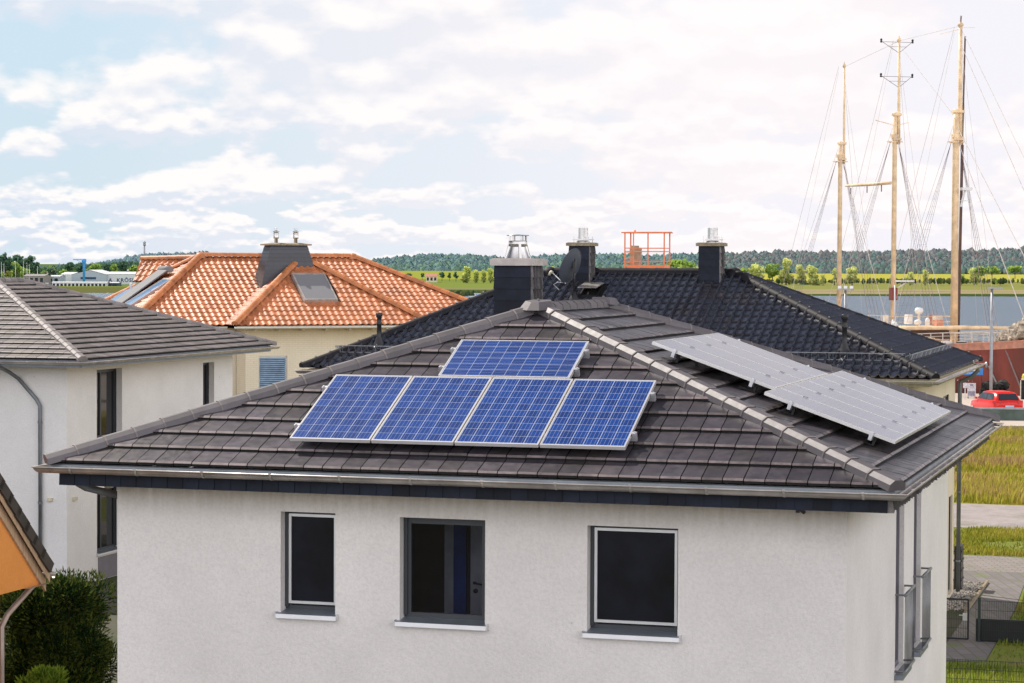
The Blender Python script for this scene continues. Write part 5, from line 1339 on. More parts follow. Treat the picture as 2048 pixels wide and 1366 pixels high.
# gaff between the two after masts, lowered yard across the fore deck
mb = MB(); mb.tube([(-12.0,0,14.9),(-17,0,14.95),(-21.6,0,15.0)], [.12,.14,.09], 10); g_ = mb.build('gaff', M['mastc'], m2)
for x in (-14,-17,-20.5): line('block', g_, M['rig'], ((x,0,14.8),(x,0,14.3),.07))
mb = MB(); mb.tube([(1.2,-5.3,4.05),(1.2,-4.5,4.2),(1.2,0,4.25),(1.2,5.4,4.2)], [.06,.13,.16,.1], 10); mb.build('lowered_yard', M['mastc'], ship)
mb = MB(); mb.tube([(1.6,-1,3.85),(1.5,2,3.9),(1.4,5.2,3.95)], .06, 8); mb.build('lowered_boom', M['pile_w'], ship)
# spreaders with lanterns on the middle mast
for z, w in ((25.45,1.16),(22.85,1.16)):
    mb = MB(); mb.bar((-11.4,-w,z+.05),(-11.4,w+.25,z+.05),.028); mb.bar((-11.4,-w,z+.1),(-11.4,.25,z-.75),.028); mb.bar((-11.4,w+.2,z+.1),(-11.4,.3,z-.75),.028); mb.bar((-11.4,-.5,z-.3),(-11.4,.9,z-.3),.022); sp_ = mb.build('spreader', M['deckh'], m2)
    for y in (-w, w+.2):
        mb = MB(); mb.lathe((-11.4,y,z-.02), [(.04,0),(.09,.03),(.09,.1),(.05,.13),(.09,.17),(.09,.28),(0,.33)], 8); mb.build('lantern', M['plastic_black'], m2)
mb = MB(); mb.bar((-11.4,-1.6,19.6),(-11.4,.05,19.2),.05); mb.bar((-11.4,1.1,19.45),(-11.4,-.05,19.2),.05); mb.build('spreader', M['mastc'], m2)
mb = MB(); mb.bar((0,.2,25.35),(0,-1.3,24.95),.03); mb.bar((0,.2,25.45),(0,1.35,25.5),.03); mb.build('spreader', M['mastc'], m3)
line('wind_vane', m3, M['rig'], ((0,.25,25.6),(0,.3,26.3),.09))
mb = MB(); mb.box(.3,.8,.2,.95,13.95,14.15); mb.bar((.3,.3,12.8),(.5,.5,13.95),.12); mb.lathe((.4,.5,13.2),[(.3,0),(.3,.04)],10); mb.build('radar', M['white'], m3)
mb = MB(); mb.box(-11.68,-11.15,-.24,.24,6.0,6.95); mb.build('mast_box', M['hullred'], m2)
mb = MB(); mb.bar((-11,.2,6.95),(-10.6,.7,7.35),.08); mb.box(-11,-10.2,.0,1.2,7.4,7.52); mb.build('radar', M['white'], m2)
# bowsprit and furled sails
mb = MB(); mb.tube([(8.5,0,3.1),(14,0,4.3),(21.8,0,6.4)], [.26,.2,.1], 12); bs = mb.build('bowsprit', M['mastc'], ship)
M['sailc'] = mat('grimy_sailcloth', (.50,.43,.34), .85, var=.35, vscale=3, tint=.35, dirt=(.22,.16,.11), dirtamt=.5)
mb = MB()
for k in range(75):
    q = random.random(); x = 8.3+q*6.2; rr = .22+.55*abs(sin(q*3.0))*random.uniform(.5,1.1)
    lump(mb, (x, random.uniform(-.4,.4)-.15, 3.35+(x-8.5)*.22+random.uniform(-.1,.6)), rr*.62, 9, 6, .32, random.uniform(.5,1.3))
for k in range(30):
    q = random.random(); lump(mb, (12.5+q*1.0+random.uniform(-.3,.3), random.uniform(-.2,.2), 4.6+q*1.8), .40*(1.15-q*.8), 8, 6, .3, 1.3)
mb.build('furled_sail', M['sailc'], bs, smooth=False, fixn=True)
line('bobstay', bs, M['rig'], ((20,0,6.0),(12.2,0,-.6),.07), ((16,0,4.9),(12.0,0,-.2),.06), ((10.6,-1.0,3.3),(12.0,-.2,.0),.10))
mb = MB(); mb.lathe((9.0,-1.55,1.95), [(.12,-.12),(.22,-.05),(.24,0),(0,.02)], 12, axis='y'); mb.bar((9.3,-1.5,1.9),(9.9,-1.1,.6),.10); mb.bar((9.6,-1.3,.6),(10.2,-.9,.65),.10); mb.build('anchor', M['galv'], ship)
mb = MB()
for k in range(40): x = -2+k*.32; y = -hwat(x)*1.0-.0; mb.box(x,x+.06,y-.03+0.02,y+.05,.78,.84)
mb.build('rivet_row', M['pile_w'], ship)

# ================================================================== TREES
GREEN = {}
def crown_mesh(name, h, w, n, leaf, cols, shape='round', base=.25, seed=0):
    rnd = random.Random(seed); mb = MB(); clumps = []
    nc = 28 if shape != 'poplar' else 18
    for k in range(nc):
        a = rnd.uniform(0, 2*pi); q = rnd.random()
        if shape == 'round': z = h*(base+.12+(1-base-.2)*q); rr = w*.5*sqrt(max(.05, 1-((q-.45)/.62)**2))*rnd.uniform(.2,.75)
        elif shape == 'willow': z = h*(base+.1+(.85-base)*q); rr = w*.5*rnd.uniform(.1,.7)*(1-.3*q)
        elif shape == 'umbrella': z = h*(.62+.30*q); rr = w*.5*rnd.uniform(.1,.8)*(1.1-.5*q)
        else: z = h*(.15+.8*q); rr = w*.2*rnd.random()
        cr_ = w*(.125 if shape != 'poplar' else .19)*rnd.uniform(.6,1.5)
        clumps.append((cos(a)*rr, sin(a)*rr, min(z, h-cr_*.8), cr_))
    for k in range(n):
        c = rnd.choice(clumps); d = V3((rnd.gauss(0,1), rnd.gauss(0,1), rnd.gauss(0,1))).normalized(); q = rnd.random()**.4
        p = V3(c[:3])+V3((d.x*c[3]*q, d.y*c[3]*q, d.z*c[3]*q*(.8 if shape not in ('poplar','willow') else 1.25)))
        nn = (d+V3((rnd.gauss(0,.5), rnd.gauss(0,.5), rnd.gauss(0,.5)))).normalized(); u = nn.cross(V3((0,0,1)));
        if u.length < .1: u = V3((1,0,0))
        u.normalize(); v = nn.cross(u); s = leaf*rnd.uniform(.6,1.4)
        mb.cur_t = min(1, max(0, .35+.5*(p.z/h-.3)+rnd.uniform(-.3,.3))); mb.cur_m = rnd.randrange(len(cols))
        mb.poly([p-u*s-v*s*.6, p+u*s*.7-v*s, p+u*s+v*s*.7, p-u*s*.6+v*s])
    me_o = mb.build(name, cols)
    return me_o, clumps
def tree(name, px, pbase, ptop, wpx, Y, shape, cols, label, cat='tree', group=None, n=700, base=.22, seed=None, trunkmat=None):
    b = at(px, pbase, Y); t = at(px, ptop, Y); h = t.z-b.z; w = wpx*Y/_f
    r = empty(name, tuple(b)); tag(r, label, cat, group)
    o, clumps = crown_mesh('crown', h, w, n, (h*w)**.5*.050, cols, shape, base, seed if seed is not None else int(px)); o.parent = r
    mb = MB(); mb.tube([(0,0,-.3),(0,0,h*.3),(0,0,h*.7)], [h*.03, h*.022, h*.01], 7)
    for c in clumps[:6]: mb.tube([(0,0,h*.25), (c[0]*.5,c[1]*.5,(h*.3+c[2])/2), c[:3]], [h*.014,h*.009,h*.004], 5, caps=False)
    mb.build('trunk', trunkmat or M['bark'], r)
    return r
M['bark'] = mat('bark', (.10,.075,.055), .9, var=.3)
def lm(n, c): M[n] = leaf_mat(n, [x*1.35 for x in c], .5, .55); return M[n]
willow = [lm('willow_leaf', (.42,.46,.17)), lm('willow_leaf_pale', (.55,.56,.25))]
darkg = [lm('dark_leaf', (.065,.125,.10)), lm('mid_leaf', (.10,.18,.10))]
midg = [lm('green_leaf', (.17,.27,.08)), lm('fresh_leaf', (.33,.42,.10))]
yellg = [lm('pale_green_leaf', (.34,.40,.13)), lm('yellow_green_leaf', (.46,.48,.17))]
bluish = [lm('hazy_leaf', (.045,.09,.085)), lm('hazy_leaf_light', (.07,.125,.09))]
YF = 1000
side = 'pale willow tree standing in the field across the river'
for i, (px, pb, pt_, w, sh, cl, lab) in enumerate([
    (1572,571,518,27,'willow',willow,'loose willow tree farthest left of the row behind the black roof hip'),
    (1602,566,531,23,'willow',willow,'slender pale willow second from left in the field row'),
    (1626,572,533,28,'willow',willow,'broad willow just left of the first ship mast'),
    (1609,579,565,22,'round',darkg,'low dark round bush near the reeds left of the first ship mast'),
    (1646,572,548,11,'willow',willow,'thin small willow close left of the first ship mast'),
    (1669,571,536,13,'willow',willow,'narrow willow partly hidden by the first ship mast'),
    (1704,572,533,25,'willow',willow,'willow right of the first ship mast behind the shrouds'),
    (1820,570,543,16,'willow',willow,'small pale willow between second and third ship masts'),
    (1850,571,540,16,'willow',willow,'small grey willow nearest left of the third ship mast'),
    (1923,571,548,18,'round',midg,'small round green tree just right of the third ship mast'),
    (1948,570,537,24,'willow',willow,'bushy willow behind the forward shrouds'),
    (1962,556,531,24,'round',midg,'round green tree behind the bushy willow'),
    (1984,559,533,26,'umbrella',midg,'flat topped tree on a bare trunk in the bright field'),
    (2000,570,558,20,'round',midg,'low spreading bush left of the last flat topped tree'),
    (2030,556,532,28,'umbrella',midg,'flat topped tree at the right edge of the photo'),
    (1360,562,519,56,'round',midg,'large green tree right of the orange platform'),
    (1399,562,533,44,'round',yellg,'bright yellow green tree left of the right slate chimney'),
    (1480,560,536,30,'round',midg,'small green tree just right of the right slate chimney'),
    (1512,562,530,34,'willow',willow,'pale leafy tree right of the chimney in front of the forest'),
    (1545,565,526,30,'round',midg,'medium green tree left of the loose willow'),
    (1106,566,533,26,'round',yellg,'yellow green tree between the nearest chimney and the dish')]):
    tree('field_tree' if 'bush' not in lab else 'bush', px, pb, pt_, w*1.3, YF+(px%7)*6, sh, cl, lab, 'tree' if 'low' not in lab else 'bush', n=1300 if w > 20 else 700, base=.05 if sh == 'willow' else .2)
for i, (px, pt_, w) in enumerate([(932,534,30),(952,541,18),(967,540,15),(981,538,20),(995,539,18)]):
    tree('poplar', px, 565, pt_, w, 1040, 'poplar', yellg, ['broadest pale green poplar at the left end of the row', 'second pale poplar from the left in the row', 'narrowest pale poplar in the middle of the row', 'fourth pale poplar from the left in the row', 'rightmost pale poplar touching the nearest chimney'][i], 'tree', 'pale poplars in a row left of the nearest chimney', n=1100, base=.05)
for i, (px, pb, pt_, w) in enumerate([(884,561,543,14),(899,561,545,12),(912,562,543,14),(845,558,546,12),(818,556,546,16)]):
    tree('field_tree', px, pb, pt_, w, 1080, 'round', darkg, ['dark tree right beside the farmhouse', 'dark tree in the middle of three left of the poplars', 'dark tree touching the left end of the poplar row', 'small dark tree left of the farmhouse', 'low dark tree above the orange roof hip'][i], 'tree', n=450)
for i, (px, pb, pt_, w, cl) in enumerate([(8,560,506,44,darkg),(36,562,508,46,darkg),(58,562,511,36,darkg),(30,565,521,34,midg),(50,566,536,26,midg),(14,566,536,24,yellg),(73,562,522,18,darkg),(140,550,524,24,darkg),(160,551,526,26,darkg),(128,562,538,22,midg),(190,550,527,30,midg),(214,551,527,24,darkg),(247,556,522,34,darkg),(228,552,528,18,midg),(236,566,548,12,midg),(103,560,535,26,darkg),(134,568,548,26,midg),(268,556,530,26,midg)]):
    tree('marina_tree', px, pb, pt_, w, 1000 + (i*37)%90, 'round', cl, ['tallest dark tree at the left edge behind the yacht masts','dark tree with round top second from the left edge','dark tree at the right end of the tall left clump','bright green tree in front of the tall left clump','small bright green tree low in front of the left clump','yellow green shrub tree lowest at the left edge','narrow dark tree just right of the tall left clump','dark tree left of the blue crane jib','dark tree directly behind the blue crane','low green tree above the low grey boat sheds','broad green tree between the crane and the red roofed house','dark tree behind the red roofed house','largest dark tree above the lettered hall','small green tree between red roof and large dark tree','small green bush in front of the lettered hall','dark tree behind the small pink roofed house','green bush before the arched white hall','green tree beside the orange roof and lettered hall'][i], 'tree', n=650)

# forest masses on the horizon
def forest(name, px0, px1, top, base, Y, n, mats, label, rmin=3, rmax=6, con=.3, jag=5):
    mb = MB(); 
    for k in range(n):
        px = random.uniform(px0, px1); q = random.random()**.6; ptop = top(px)+6+random.uniform(0, jag); pb = base(px)
        py = lerp(ptop, pb, 1-q); yy = Y+(1-q)*-120+random.uniform(-15,15); c = at(px, py, yy); r = random.uniform(rmin, rmax)*.85
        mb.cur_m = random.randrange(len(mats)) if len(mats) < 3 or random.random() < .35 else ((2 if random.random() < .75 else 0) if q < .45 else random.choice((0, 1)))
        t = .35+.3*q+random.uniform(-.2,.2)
        if random.random() < con and q > .5:
            nseg = 6; apex = V3((c.x, c.y, c.z+r*.9)); ring = [V3((c.x+r*.55*cos(a)*random.uniform(.7,1.2), c.y+r*.55*sin(a), c.z-r*1.3)) for a in [2*pi*i/nseg for i in range(nseg)]]
            for i in range(nseg): mb.poly([ring[i], ring[(i+1)%nseg], apex], min(1, max(0, t+random.uniform(-.15,.15))))
        else:
            nn, mm = 7, 4; rings = []
            for j in range(mm+1):
                ph = pi*j/mm; b = len(mb.v)
                for i in range(nn):
                    a = 2*pi*i/nn+j*.4; kk = random.uniform(.75,1.2); mb.v.append((c.x+r*sin(ph)*cos(a)*kk, c.y+r*sin(ph)*sin(a)*kk, c.z+r*cos(ph)*kk*1.5))
                rings.append(b)
            for a, b in zip(rings[:-1], rings[1:]):
                mb.cur_s = True
                for i in range(nn): j = (i+1)%nn; mb.face((a+i,b+i,b+j,a+j), t)
                mb.cur_s = False
    # solid understorey so that no sky shows between the trunks
    xs = [px0+(px1-px0)*i/60 for i in range(61)] if rmax > 2 else [px0]
    for a, b in zip(xs[:-1], xs[1:]):
        mb.cur_m = 0; ja, jb = 4+3*sin(a*.37), 4+3*sin(b*.37)
        mb.poly([at(a, base(a)+1, Y), at(b, base(b)+1, Y), at(b, top(b)+jag+jb, Y), at(a, top(a)+jag+ja, Y)], .2)
    return tag(mb.build(name, mats), label, 'forest', kind='stuff')
hz = [leaf_mat('far_forest_dark', (.15,.24,.26), .2, .1), leaf_mat('far_forest_mid', (.17,.27,.26), .2, .1), leaf_mat('far_forest_green', (.18,.30,.23), .2, .1)]  # distance haze mixed into the leaf colours
hzr = [leaf_mat('far_pine_dark', (.17,.21,.22), .2, .1), leaf_mat('far_pine_brown', (.215,.22,.215), .2, .1), leaf_mat('far_pine_green', (.16,.25,.22), .2, .1)]  # pine colours lifted and greyed to paint in the haze
hzl = [leaf_mat('far_hill_dark', (.17,.26,.30), .22, .1), leaf_mat('far_hill_mid', (.19,.29,.30), .22, .1)]  # hill colours paled and blued, haze painted in
def interp(pts):
    def f(x):
        if x <= pts[0][0]: return pts[0][1]
        for (a, b), (c, d) in zip(pts[:-1], pts[1:]):
            if a <= x <= c: return b+(d-b)*(x-a)/(c-a)
        return pts[-1][1]
    return f
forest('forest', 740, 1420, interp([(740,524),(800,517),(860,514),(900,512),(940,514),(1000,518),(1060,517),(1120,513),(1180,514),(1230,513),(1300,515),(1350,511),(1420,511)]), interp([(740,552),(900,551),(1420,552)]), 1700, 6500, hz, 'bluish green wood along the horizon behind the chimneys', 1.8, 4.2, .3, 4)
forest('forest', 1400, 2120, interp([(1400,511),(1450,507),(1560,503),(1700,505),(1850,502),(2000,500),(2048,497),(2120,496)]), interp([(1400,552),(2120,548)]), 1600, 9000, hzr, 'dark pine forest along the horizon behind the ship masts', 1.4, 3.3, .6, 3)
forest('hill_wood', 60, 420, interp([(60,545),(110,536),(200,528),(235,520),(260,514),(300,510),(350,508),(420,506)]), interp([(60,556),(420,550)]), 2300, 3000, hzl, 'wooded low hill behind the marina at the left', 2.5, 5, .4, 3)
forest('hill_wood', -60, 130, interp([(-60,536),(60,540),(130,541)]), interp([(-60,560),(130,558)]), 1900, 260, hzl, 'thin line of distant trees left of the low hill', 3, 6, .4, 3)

forest('shore_wood', -60, 292, interp([(-60,540),(95,541),(140,536),(200,533),(292,530)]), interp([(-60,566),(292,560)]), 1250, 1700, [M['dark_leaf'], M['mid_leaf'], M['green_leaf']], 'belt of green trees directly behind the marina halls', 2.0, 3.6, .2, 5)
hedge = [leaf_mat('hedge_dark', (.07,.11,.05), .4, .3), leaf_mat('hedge_olive', (.16,.19,.07), .4, .3)]
forest('hedgerow', 1380, 2120, interp([(1380,554),(1600,556),(1800,554),(2120,555)]), interp([(1380,563),(2120,562)]), 1110, 330, hedge, 'low uneven hedgerow crossing the far field behind the ship', .4, 1.1, .0, 3)
forest('reed_belt', 780, 1010, interp([(780,580),(1010,580)]), interp([(780,590),(1010,590)]), 900, 700, hedge, 'dark reed belt along the far shore left of the nearest chimney', .5, 1.2, .3, 4)
# ================================================================== MARINA
M['hall'] = mat('pale_blue_hall', (.40,.46,.52), .6, var=.06); M['hallw'] = mat('white_hall', (.66,.68,.70), .6, var=.08); M['roofr'] = mat('far_red_roof', (.45,.18,.12), .8); M['roofg'] = mat('far_grey_roof', (.30,.28,.27), .8); M['cranebl'] = mat('crane_blue', (.06,.33,.75), .5); M['darkblue'] = mat('dark_blue_letters', (.015,.06,.12), .6)
def hall(name, px0, px1, pbase, peave, pridge, Y, wallm, roofm, label, depth=18, windows=0, gable=False, cat='building', wh=.5, door=None):
    a, b = at(px0, pbase, Y), at(px1, pbase, Y); ze = at(px0, peave, Y).z; zr = at(px0, pridge, Y).z; z0 = min(a.z, b.z)-1
    r = empty(name, ((a.x+b.x)/2, Y, z0)); tag(r, label, cat); w = (b.x-a.x)/2; he, hrr = ze-z0, zr-z0
    mb = MB()
    if gable:
        mb.poly([(-w,0,0),(w,0,0),(w,0,he),(0,0,hrr),(-w,0,he)]); mb.poly([(-w,depth,0),(-w,depth,he),(0,depth,hrr),(w,depth,he),(w,depth,0)])
    else:
        mb.poly([(-w,0,0),(w,0,0),(w,0,he),(-w,0,he)]); mb.poly([(-w,depth,0),(-w,depth,he),(w,depth,he),(w,depth,0)])
    if gable: mb.poly([(-w,0,0),(-w,0,he),(-w,depth,he),(-w,depth,0)]); mb.poly([(w,0,0),(w,depth,0),(w,depth,he),(w,0,he)])
    else: mb.poly([(-w,0,0),(-w,0,he),(-w,depth/2,hrr),(-w,depth,he),(-w,depth,0)]); mb.poly([(w,0,0),(w,depth,0),(w,depth,he),(w,depth/2,hrr),(w,0,he)])
    mb.build('wall', wallm, r)
    mb = MB(); e = .3
    if gable: mb.poly([(-w-e,-e,he),(0,-e,hrr+.15),(0,depth+e,hrr+.15),(-w-e,depth+e,he)]); mb.poly([(0,-e,hrr+.15),(w+e,-e,he),(w+e,depth+e,he),(0,depth+e,hrr+.15)])
    else: mb.poly([(-w-e,-e,he+.05),(w+e,-e,he+.05),(w+e,depth/2,hrr+.15),(-w-e,depth/2,hrr+.15)]); mb.poly([(-w-e,depth/2,hrr+.15),(w+e,depth/2,hrr+.15),(w+e,depth+e,he+.05),(-w-e,depth+e,he+.05)])
    mb.build('roof', roofm, r)
    for k in range(windows):
        x = -w+2*w*(k+.5)/windows; mb = MB(); ww = min(2*w/windows*.3, 1.3); mb.box(x-ww, x+ww, -.06, -.02, he*(1-wh)-.3, he*.86); mb.build('window', M['glass'], r)
    if door: mb = MB(); mb.box(-w*door[0], w*door[1], -.08, -.02, he*door[2], he*door[3]); mb.build('hall_door', M['darkblue'] if len(door) < 5 else door[4], r)
    return r, w, he
hall('boat_hall', 143, 213, 569, 549, 540, 960, M['hall'], M['hallw'], 'pale blue gabled boat hall behind the blue crane', 30, gable=True, door=(.48,.40,.62,.80))
r_, w_, he_ = hall('boat_hall', 213, 282, 569, 548, 544, 962, M['hallw'], M['hallw'], 'long white hall with dark blue lettering beside the orange roof', 24)
cu = bpy.data.curves.new('lettering', 'FONT'); cu.body = 'A  KR\u00d6SLIN'; cu.size = 2.15; cu.space_character = 1.22; cu.align_x = 'LEFT'; cu.extrude = .03; cu.offset = .045
tmp = bpy.data.objects.new('tmp_text', cu); COL.objects.link(tmp); bpy.context.view_layer.update()
me = bpy.data.meshes.new_from_object(tmp.evaluated_get(bpy.context.evaluated_depsgraph_get())); bpy.data.objects.remove(tmp, do_unlink=True); me.materials.clear(); me.materials.append(M['darkblue'])
lt = bpy.data.objects.new('lettering', me); COL.objects.link(lt); lt.parent = r_; lt.rotation_euler = (pi/2,0,0); lt.location = (-w_+.9,-.08,he_*.40)
hall('arched_hall', 122, 146, 566, 549, 545, 975, M['hallw'], M['hallw'], 'low white hall left of the gabled boat hall', 20)
hall('boat_shed', 48, 88, 572, 552, 549, 930, M['roofg'], M['roofg'], 'low grey boat shed at the left above the grey roof hip', 14, windows=4)
hall('boat_shed', 84, 118, 574, 553, 551, 945, M['hall'], M['hallw'], 'pale boat shed between the grey shed and the white hall', 14, windows=3)
hall('service_building', 104, 212, 574, 565, 564, 900, M['hallw'], M['hallw'], 'long low white building with a row of dark windows before the halls', 8, windows=14, wh=.6)
hall('quay_house', 200, 236, 575, 566, 565, 905, M['darkblue'], M['hallw'], 'low dark fronted building in front of the lettered hall', 8, windows=3)
hall('house', 94, 108, 556, 545, 540, 1100, M['hallw'], M['roofr'], 'small house with a pinkish roof left of the white hall', 8, windows=2)
hall('house', 199, 214, 548, 537, 531, 1250, M['hallw'], M['roofr'], 'red roofed house among the trees right of the crane', 8, windows=2)
hall('house', 146, 160, 552, 543, 538, 1200, M['hallw'], M['roofg'], 'grey roofed house in the trees left of the crane', 8, windows=2)
hall('house', 253, 275, 552, 543, 540, 1100, M['hallw'], M['hallw'], 'white flat house just left of the orange roof wing', 8, windows=2)
hall('farmhouse', 852, 874, 562, 553, 548, 1060, M['cream'], M['roofr'], 'small farmhouse in the green field left of the poplars', 8, windows=3)
# slewing crane
p = at(168, 569, 940); cr_ = empty('slewing_crane', tuple(p)); tag(cr_, 'bright blue slewing crane with jib to the left', 'crane'); H = at(168, 518, 940).z-p.z
mb = MB(); mb.tube([(0,0,-1),(0,0,H*.9),(0,0,H)], [.55,.5,.5], 12); mb.lathe((0,0,H*.8), [(.5,0),(.95,H*.1),(.95,H*.2),(0,H*.21)], 12); mb.build('column', M['cranebl'], cr_)
mb = MB(); mb.box(-4.4,.5,-.2,.2,H-.45,H-.1); mb.bar((-3.2,0,H-.3),(-.5,0,H*.84),.14); mb.build('jib', M['cranebl'], cr_)
# radio mast
p = at(289, 512, 2280); rm = empty('radio_mast', tuple(p)); tag(rm, 'tall thin radio mast on the wooded hill', 'radio mast'); H = at(289, 482, 2280).z-p.z
mb = MB(); mb.tube([(0,0,-8),(0,0,H)], [1.1,.6], 8); mb.build('tower', M['galv'], rm)
mb = MB(); mb.lathe((0,0,H-4.5), [(0,0),(1.5,0),(1.5,1.4),(.8,1.5),(1.4,2.2),(1.4,3.6),(0,3.8)], 10); mb.build('antenna_drum', M['galv'], rm)
# yachts
for i, (px, pt_) in enumerate([(3,524),(8,527),(31,522),(47,521),(54,530),(59,529),(75,532)]):
    p = at(px, 572, 895+(i*13)%40); y = empty('sailing_yacht', (p.x, p.y, -1.5+.0+.9)); y.location.z = .2; tag(y, ['yacht whose mast stands at the left edge of the photo','yacht with the second mast from the left edge','yacht with a tall mast in front of the bright green tree','yacht with the tallest mast left of the boat sheds','yacht with a short mast just right of the tallest mast','yacht with a short mast above the grey shed','yacht with a lone short mast right of the tree clump'][i], 'yacht', 'moored yachts in the marina at the left')
    mb = MB(); L = 4.2; q = [(-L,-.6,0),(-L,.6,0),(0,1.4,0),(L,0,0),(0,-1.4,0)]; q2 = [(a*1.08,b*1.1,1.1) for a,b,c in q]
    for k in range(5): mb.poly([q[k], q[(k+1)%5], q2[(k+1)%5], q2[k]])
    mb.poly(q2); mb.hexa([(-1.5,-.8,1.1),(1.2,-.6,1.1),(1.2,.6,1.1),(-1.5,.8,1.1),(-1.4,-.6,1.6),(.8,-.4,1.5),(.8,.4,1.5),(-1.4,.6,1.6)]); mb.build('hull', M['white_boat'], y)
    h = at(px, pt_, p.y).z-.2; mb = MB(); mb.tube([(0,0,1),(0,0,h)], [.11,.08], 6); mb.build('mast', M['alu'], y)
    mb = MB(); mb.tube([(0,0,2.0),(-3.4,0,2.1)], .12, 6); mb.build('boom', M['alu'], y)
# white motor boat on the river
p = at(958, 597, 728); bt = empty('motor_boat', (p.x, p.y, -1.5), .15); tag(bt, 'small white motor boat on the river beside the nearest chimney', 'motor boat')
mb = MB(); L = 2.7; rows = [(-L,.95,.75),(-.5,1.05,.8),(1.4,.8,.95),(L,.05,1.15)]; pr = []
for x, w, h in rows: pr.append([(x,-w,h),(x,-w*.75,0),(x,w*.75,0),(x,w,h)])
for a, b in zip(pr[:-1], pr[1:]):
    for i in range(3): mb.poly([a[i], b[i], b[i+1], a[i+1]])
    mb.poly([a[0], a[3], b[3], b[0]])
mb.poly(pr[0]); mb.build('hull', M['white_boat'], bt)
mb = MB(); mb.hexa([(-1.2,-.7,.8),(1.0,-.6,.9),(1.0,.6,.9),(-1.2,.7,.8),(-1.0,-.6,1.35),(.2,-.5,1.4),(.2,.5,1.4),(-1.0,.6,1.35)]); mb.build('windscreen', M['glass_blue'], bt)
mb = MB(); mb.hexa([(-1.5,-.8,1.5),(.6,-.7,1.5),(.6,.7,1.5),(-1.5,.8,1.5),(-1.4,-.7,1.62),(.5,-.6,1.6),(.5,.6,1.6),(-1.4,.7,1.62)]); mb.bar((-1.3,-.7,.8),(-1.3,-.7,1.5),.06); mb.bar((-1.3,.7,.8),(-1.3,.7,1.5),.06); mb.build('canopy', M['white_boat'], bt)
# ================================================================== GARDEN SHRUBS (lower left)
def pine_shrub(name, c, w, h, n, cols, label, cat, needle=.07, seed=3, up=.6):
    rnd = random.Random(seed); r = empty(name, c); tag(r, label, cat); mb = MB(); lobes = []
    for k in range(110):
        a = rnd.uniform(0, 2*pi); q = rnd.random(); z = h*(.15+.72*q); rr = w*.5*rnd.uniform(.25,.85)*(1.08-.45*q); lobes.append((cos(a)*rr, sin(a)*rr, z, w*.15*rnd.uniform(.8,1.25)))
    lobes.append((0,0,h*.86,w*.13))
    for k in range(n):
        L = rnd.choice(lobes); d = V3((rnd.gauss(0,1), rnd.gauss(0,1), rnd.gauss(0,1)+.25)).normalized(); q = rnd.random()**.35
        p = V3(L[:3])+d*L[3]*q*V3((1,1,1.1)).x
        ax = (d*.6+V3((0,0,up))+V3((rnd.gauss(0,.25),rnd.gauss(0,.25),0))).normalized()
        side = ax.cross(V3((rnd.gauss(0,1),rnd.gauss(0,1),rnd.gauss(0,1)))).normalized(); s = needle*rnd.uniform(.6,1.3)
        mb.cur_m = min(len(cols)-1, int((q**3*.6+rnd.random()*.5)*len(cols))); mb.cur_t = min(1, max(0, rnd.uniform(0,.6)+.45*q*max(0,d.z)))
        for j in range(2):
            s2 = (side if j == 0 else ax.cross(side))
            mb.poly([p-s2*s*.28, p+s2*s*.28, p+s2*s*.16+ax*s*1.2, p+ax*s*1.7])
    mb.build('crown', cols, r)
    mb = MB(); mb.tube([(0,0,-.1),(0,0,h*.4),(.1,0,h*.7)], [.13,.1,.04], 8)
    for L in lobes[:16]: mb.tube([(0,0,h*.2), (L[0]*.5,L[1]*.5,L[2]*.6), L[:3]], [.05,.035,.012], 5, caps=False)
    mb.build('trunk', M['bark'], r)
pine = [leaf_mat('pine_needle_dark', (.016,.034,.016), .5, .15), leaf_mat('pine_needle', (.035,.075,.022), .5, .25), leaf_mat('pine_tip', (.13,.16,.035), .5, .4)]
p = at(118, 1440, 38.5); pine_shrub('pine_shrub', (p.x-.03, 38.0, 0), 2.5, 3.5, 85000, pine, 'large dark mountain pine shrub between the ochre gable and the villa', 'shrub', .042, 3, .2)
lime = [leaf_mat('lime_leaf', (.12,.22,.03), .4, .4), leaf_mat('lime_leaf_bright', (.25,.36,.05), .4, .4)]
p = at(86, 1400, 34.0); pine_shrub('bush', (p.x, 34.0, 0), 1.0, 2.72, 14000, lime, 'small bright lime green bush at the bottom left edge', 'bush', .045, 5)

# ================================================================== CAMERA, LIGHT, WORLD
def set_camera():
    cam = bpy.data.cameras.new('camera'); o = bpy.data.objects.new('camera', cam); COL.objects.link(o)
    cam.lens = 4646.04/2048*36; cam.sensor_width = 36; cam.clip_end = 20000; cam.clip_start = .5
    pitch, roll = .032075, -.0041493
    cp, sp, cr, sr = cos(pitch), sin(pitch), cos(roll), sin(roll)
    u0 = V3((0, sp, cp)); ex = V3((1,0,0)); f = V3((0, cp, -sp))
    R = ex*cr - u0*sr; Uu = ex*sr + u0*cr
    o.matrix_world = Matrix(((R.x,Uu.x,-f.x,0),(R.y,Uu.y,-f.y,0),(R.z,Uu.z,-f.z,CAMZ),(0,0,0,1)))
    scene.camera = o
set_camera()
sun_el = radians(48.5); az = radians(-44)
sd = V3((sin(az)*cos(sun_el), cos(az)*cos(sun_el), sin(sun_el)))
sl = bpy.data.lights.new('sun', 'SUN'); sl.energy = 5.0; sl.angle = radians(.53); sl.color = (1.0, .93, .84)
so = bpy.data.objects.new('sun', sl); COL.objects.link(so); so.rotation_euler = sd.to_track_quat('Z', 'Y').to_euler()
world = bpy.data.worlds.new('World'); scene.world = world; world.use_nodes = True
nt = NT(world.node_tree)
bg = nt.n['Background']; bg.inputs['Strength'].default_value = .1
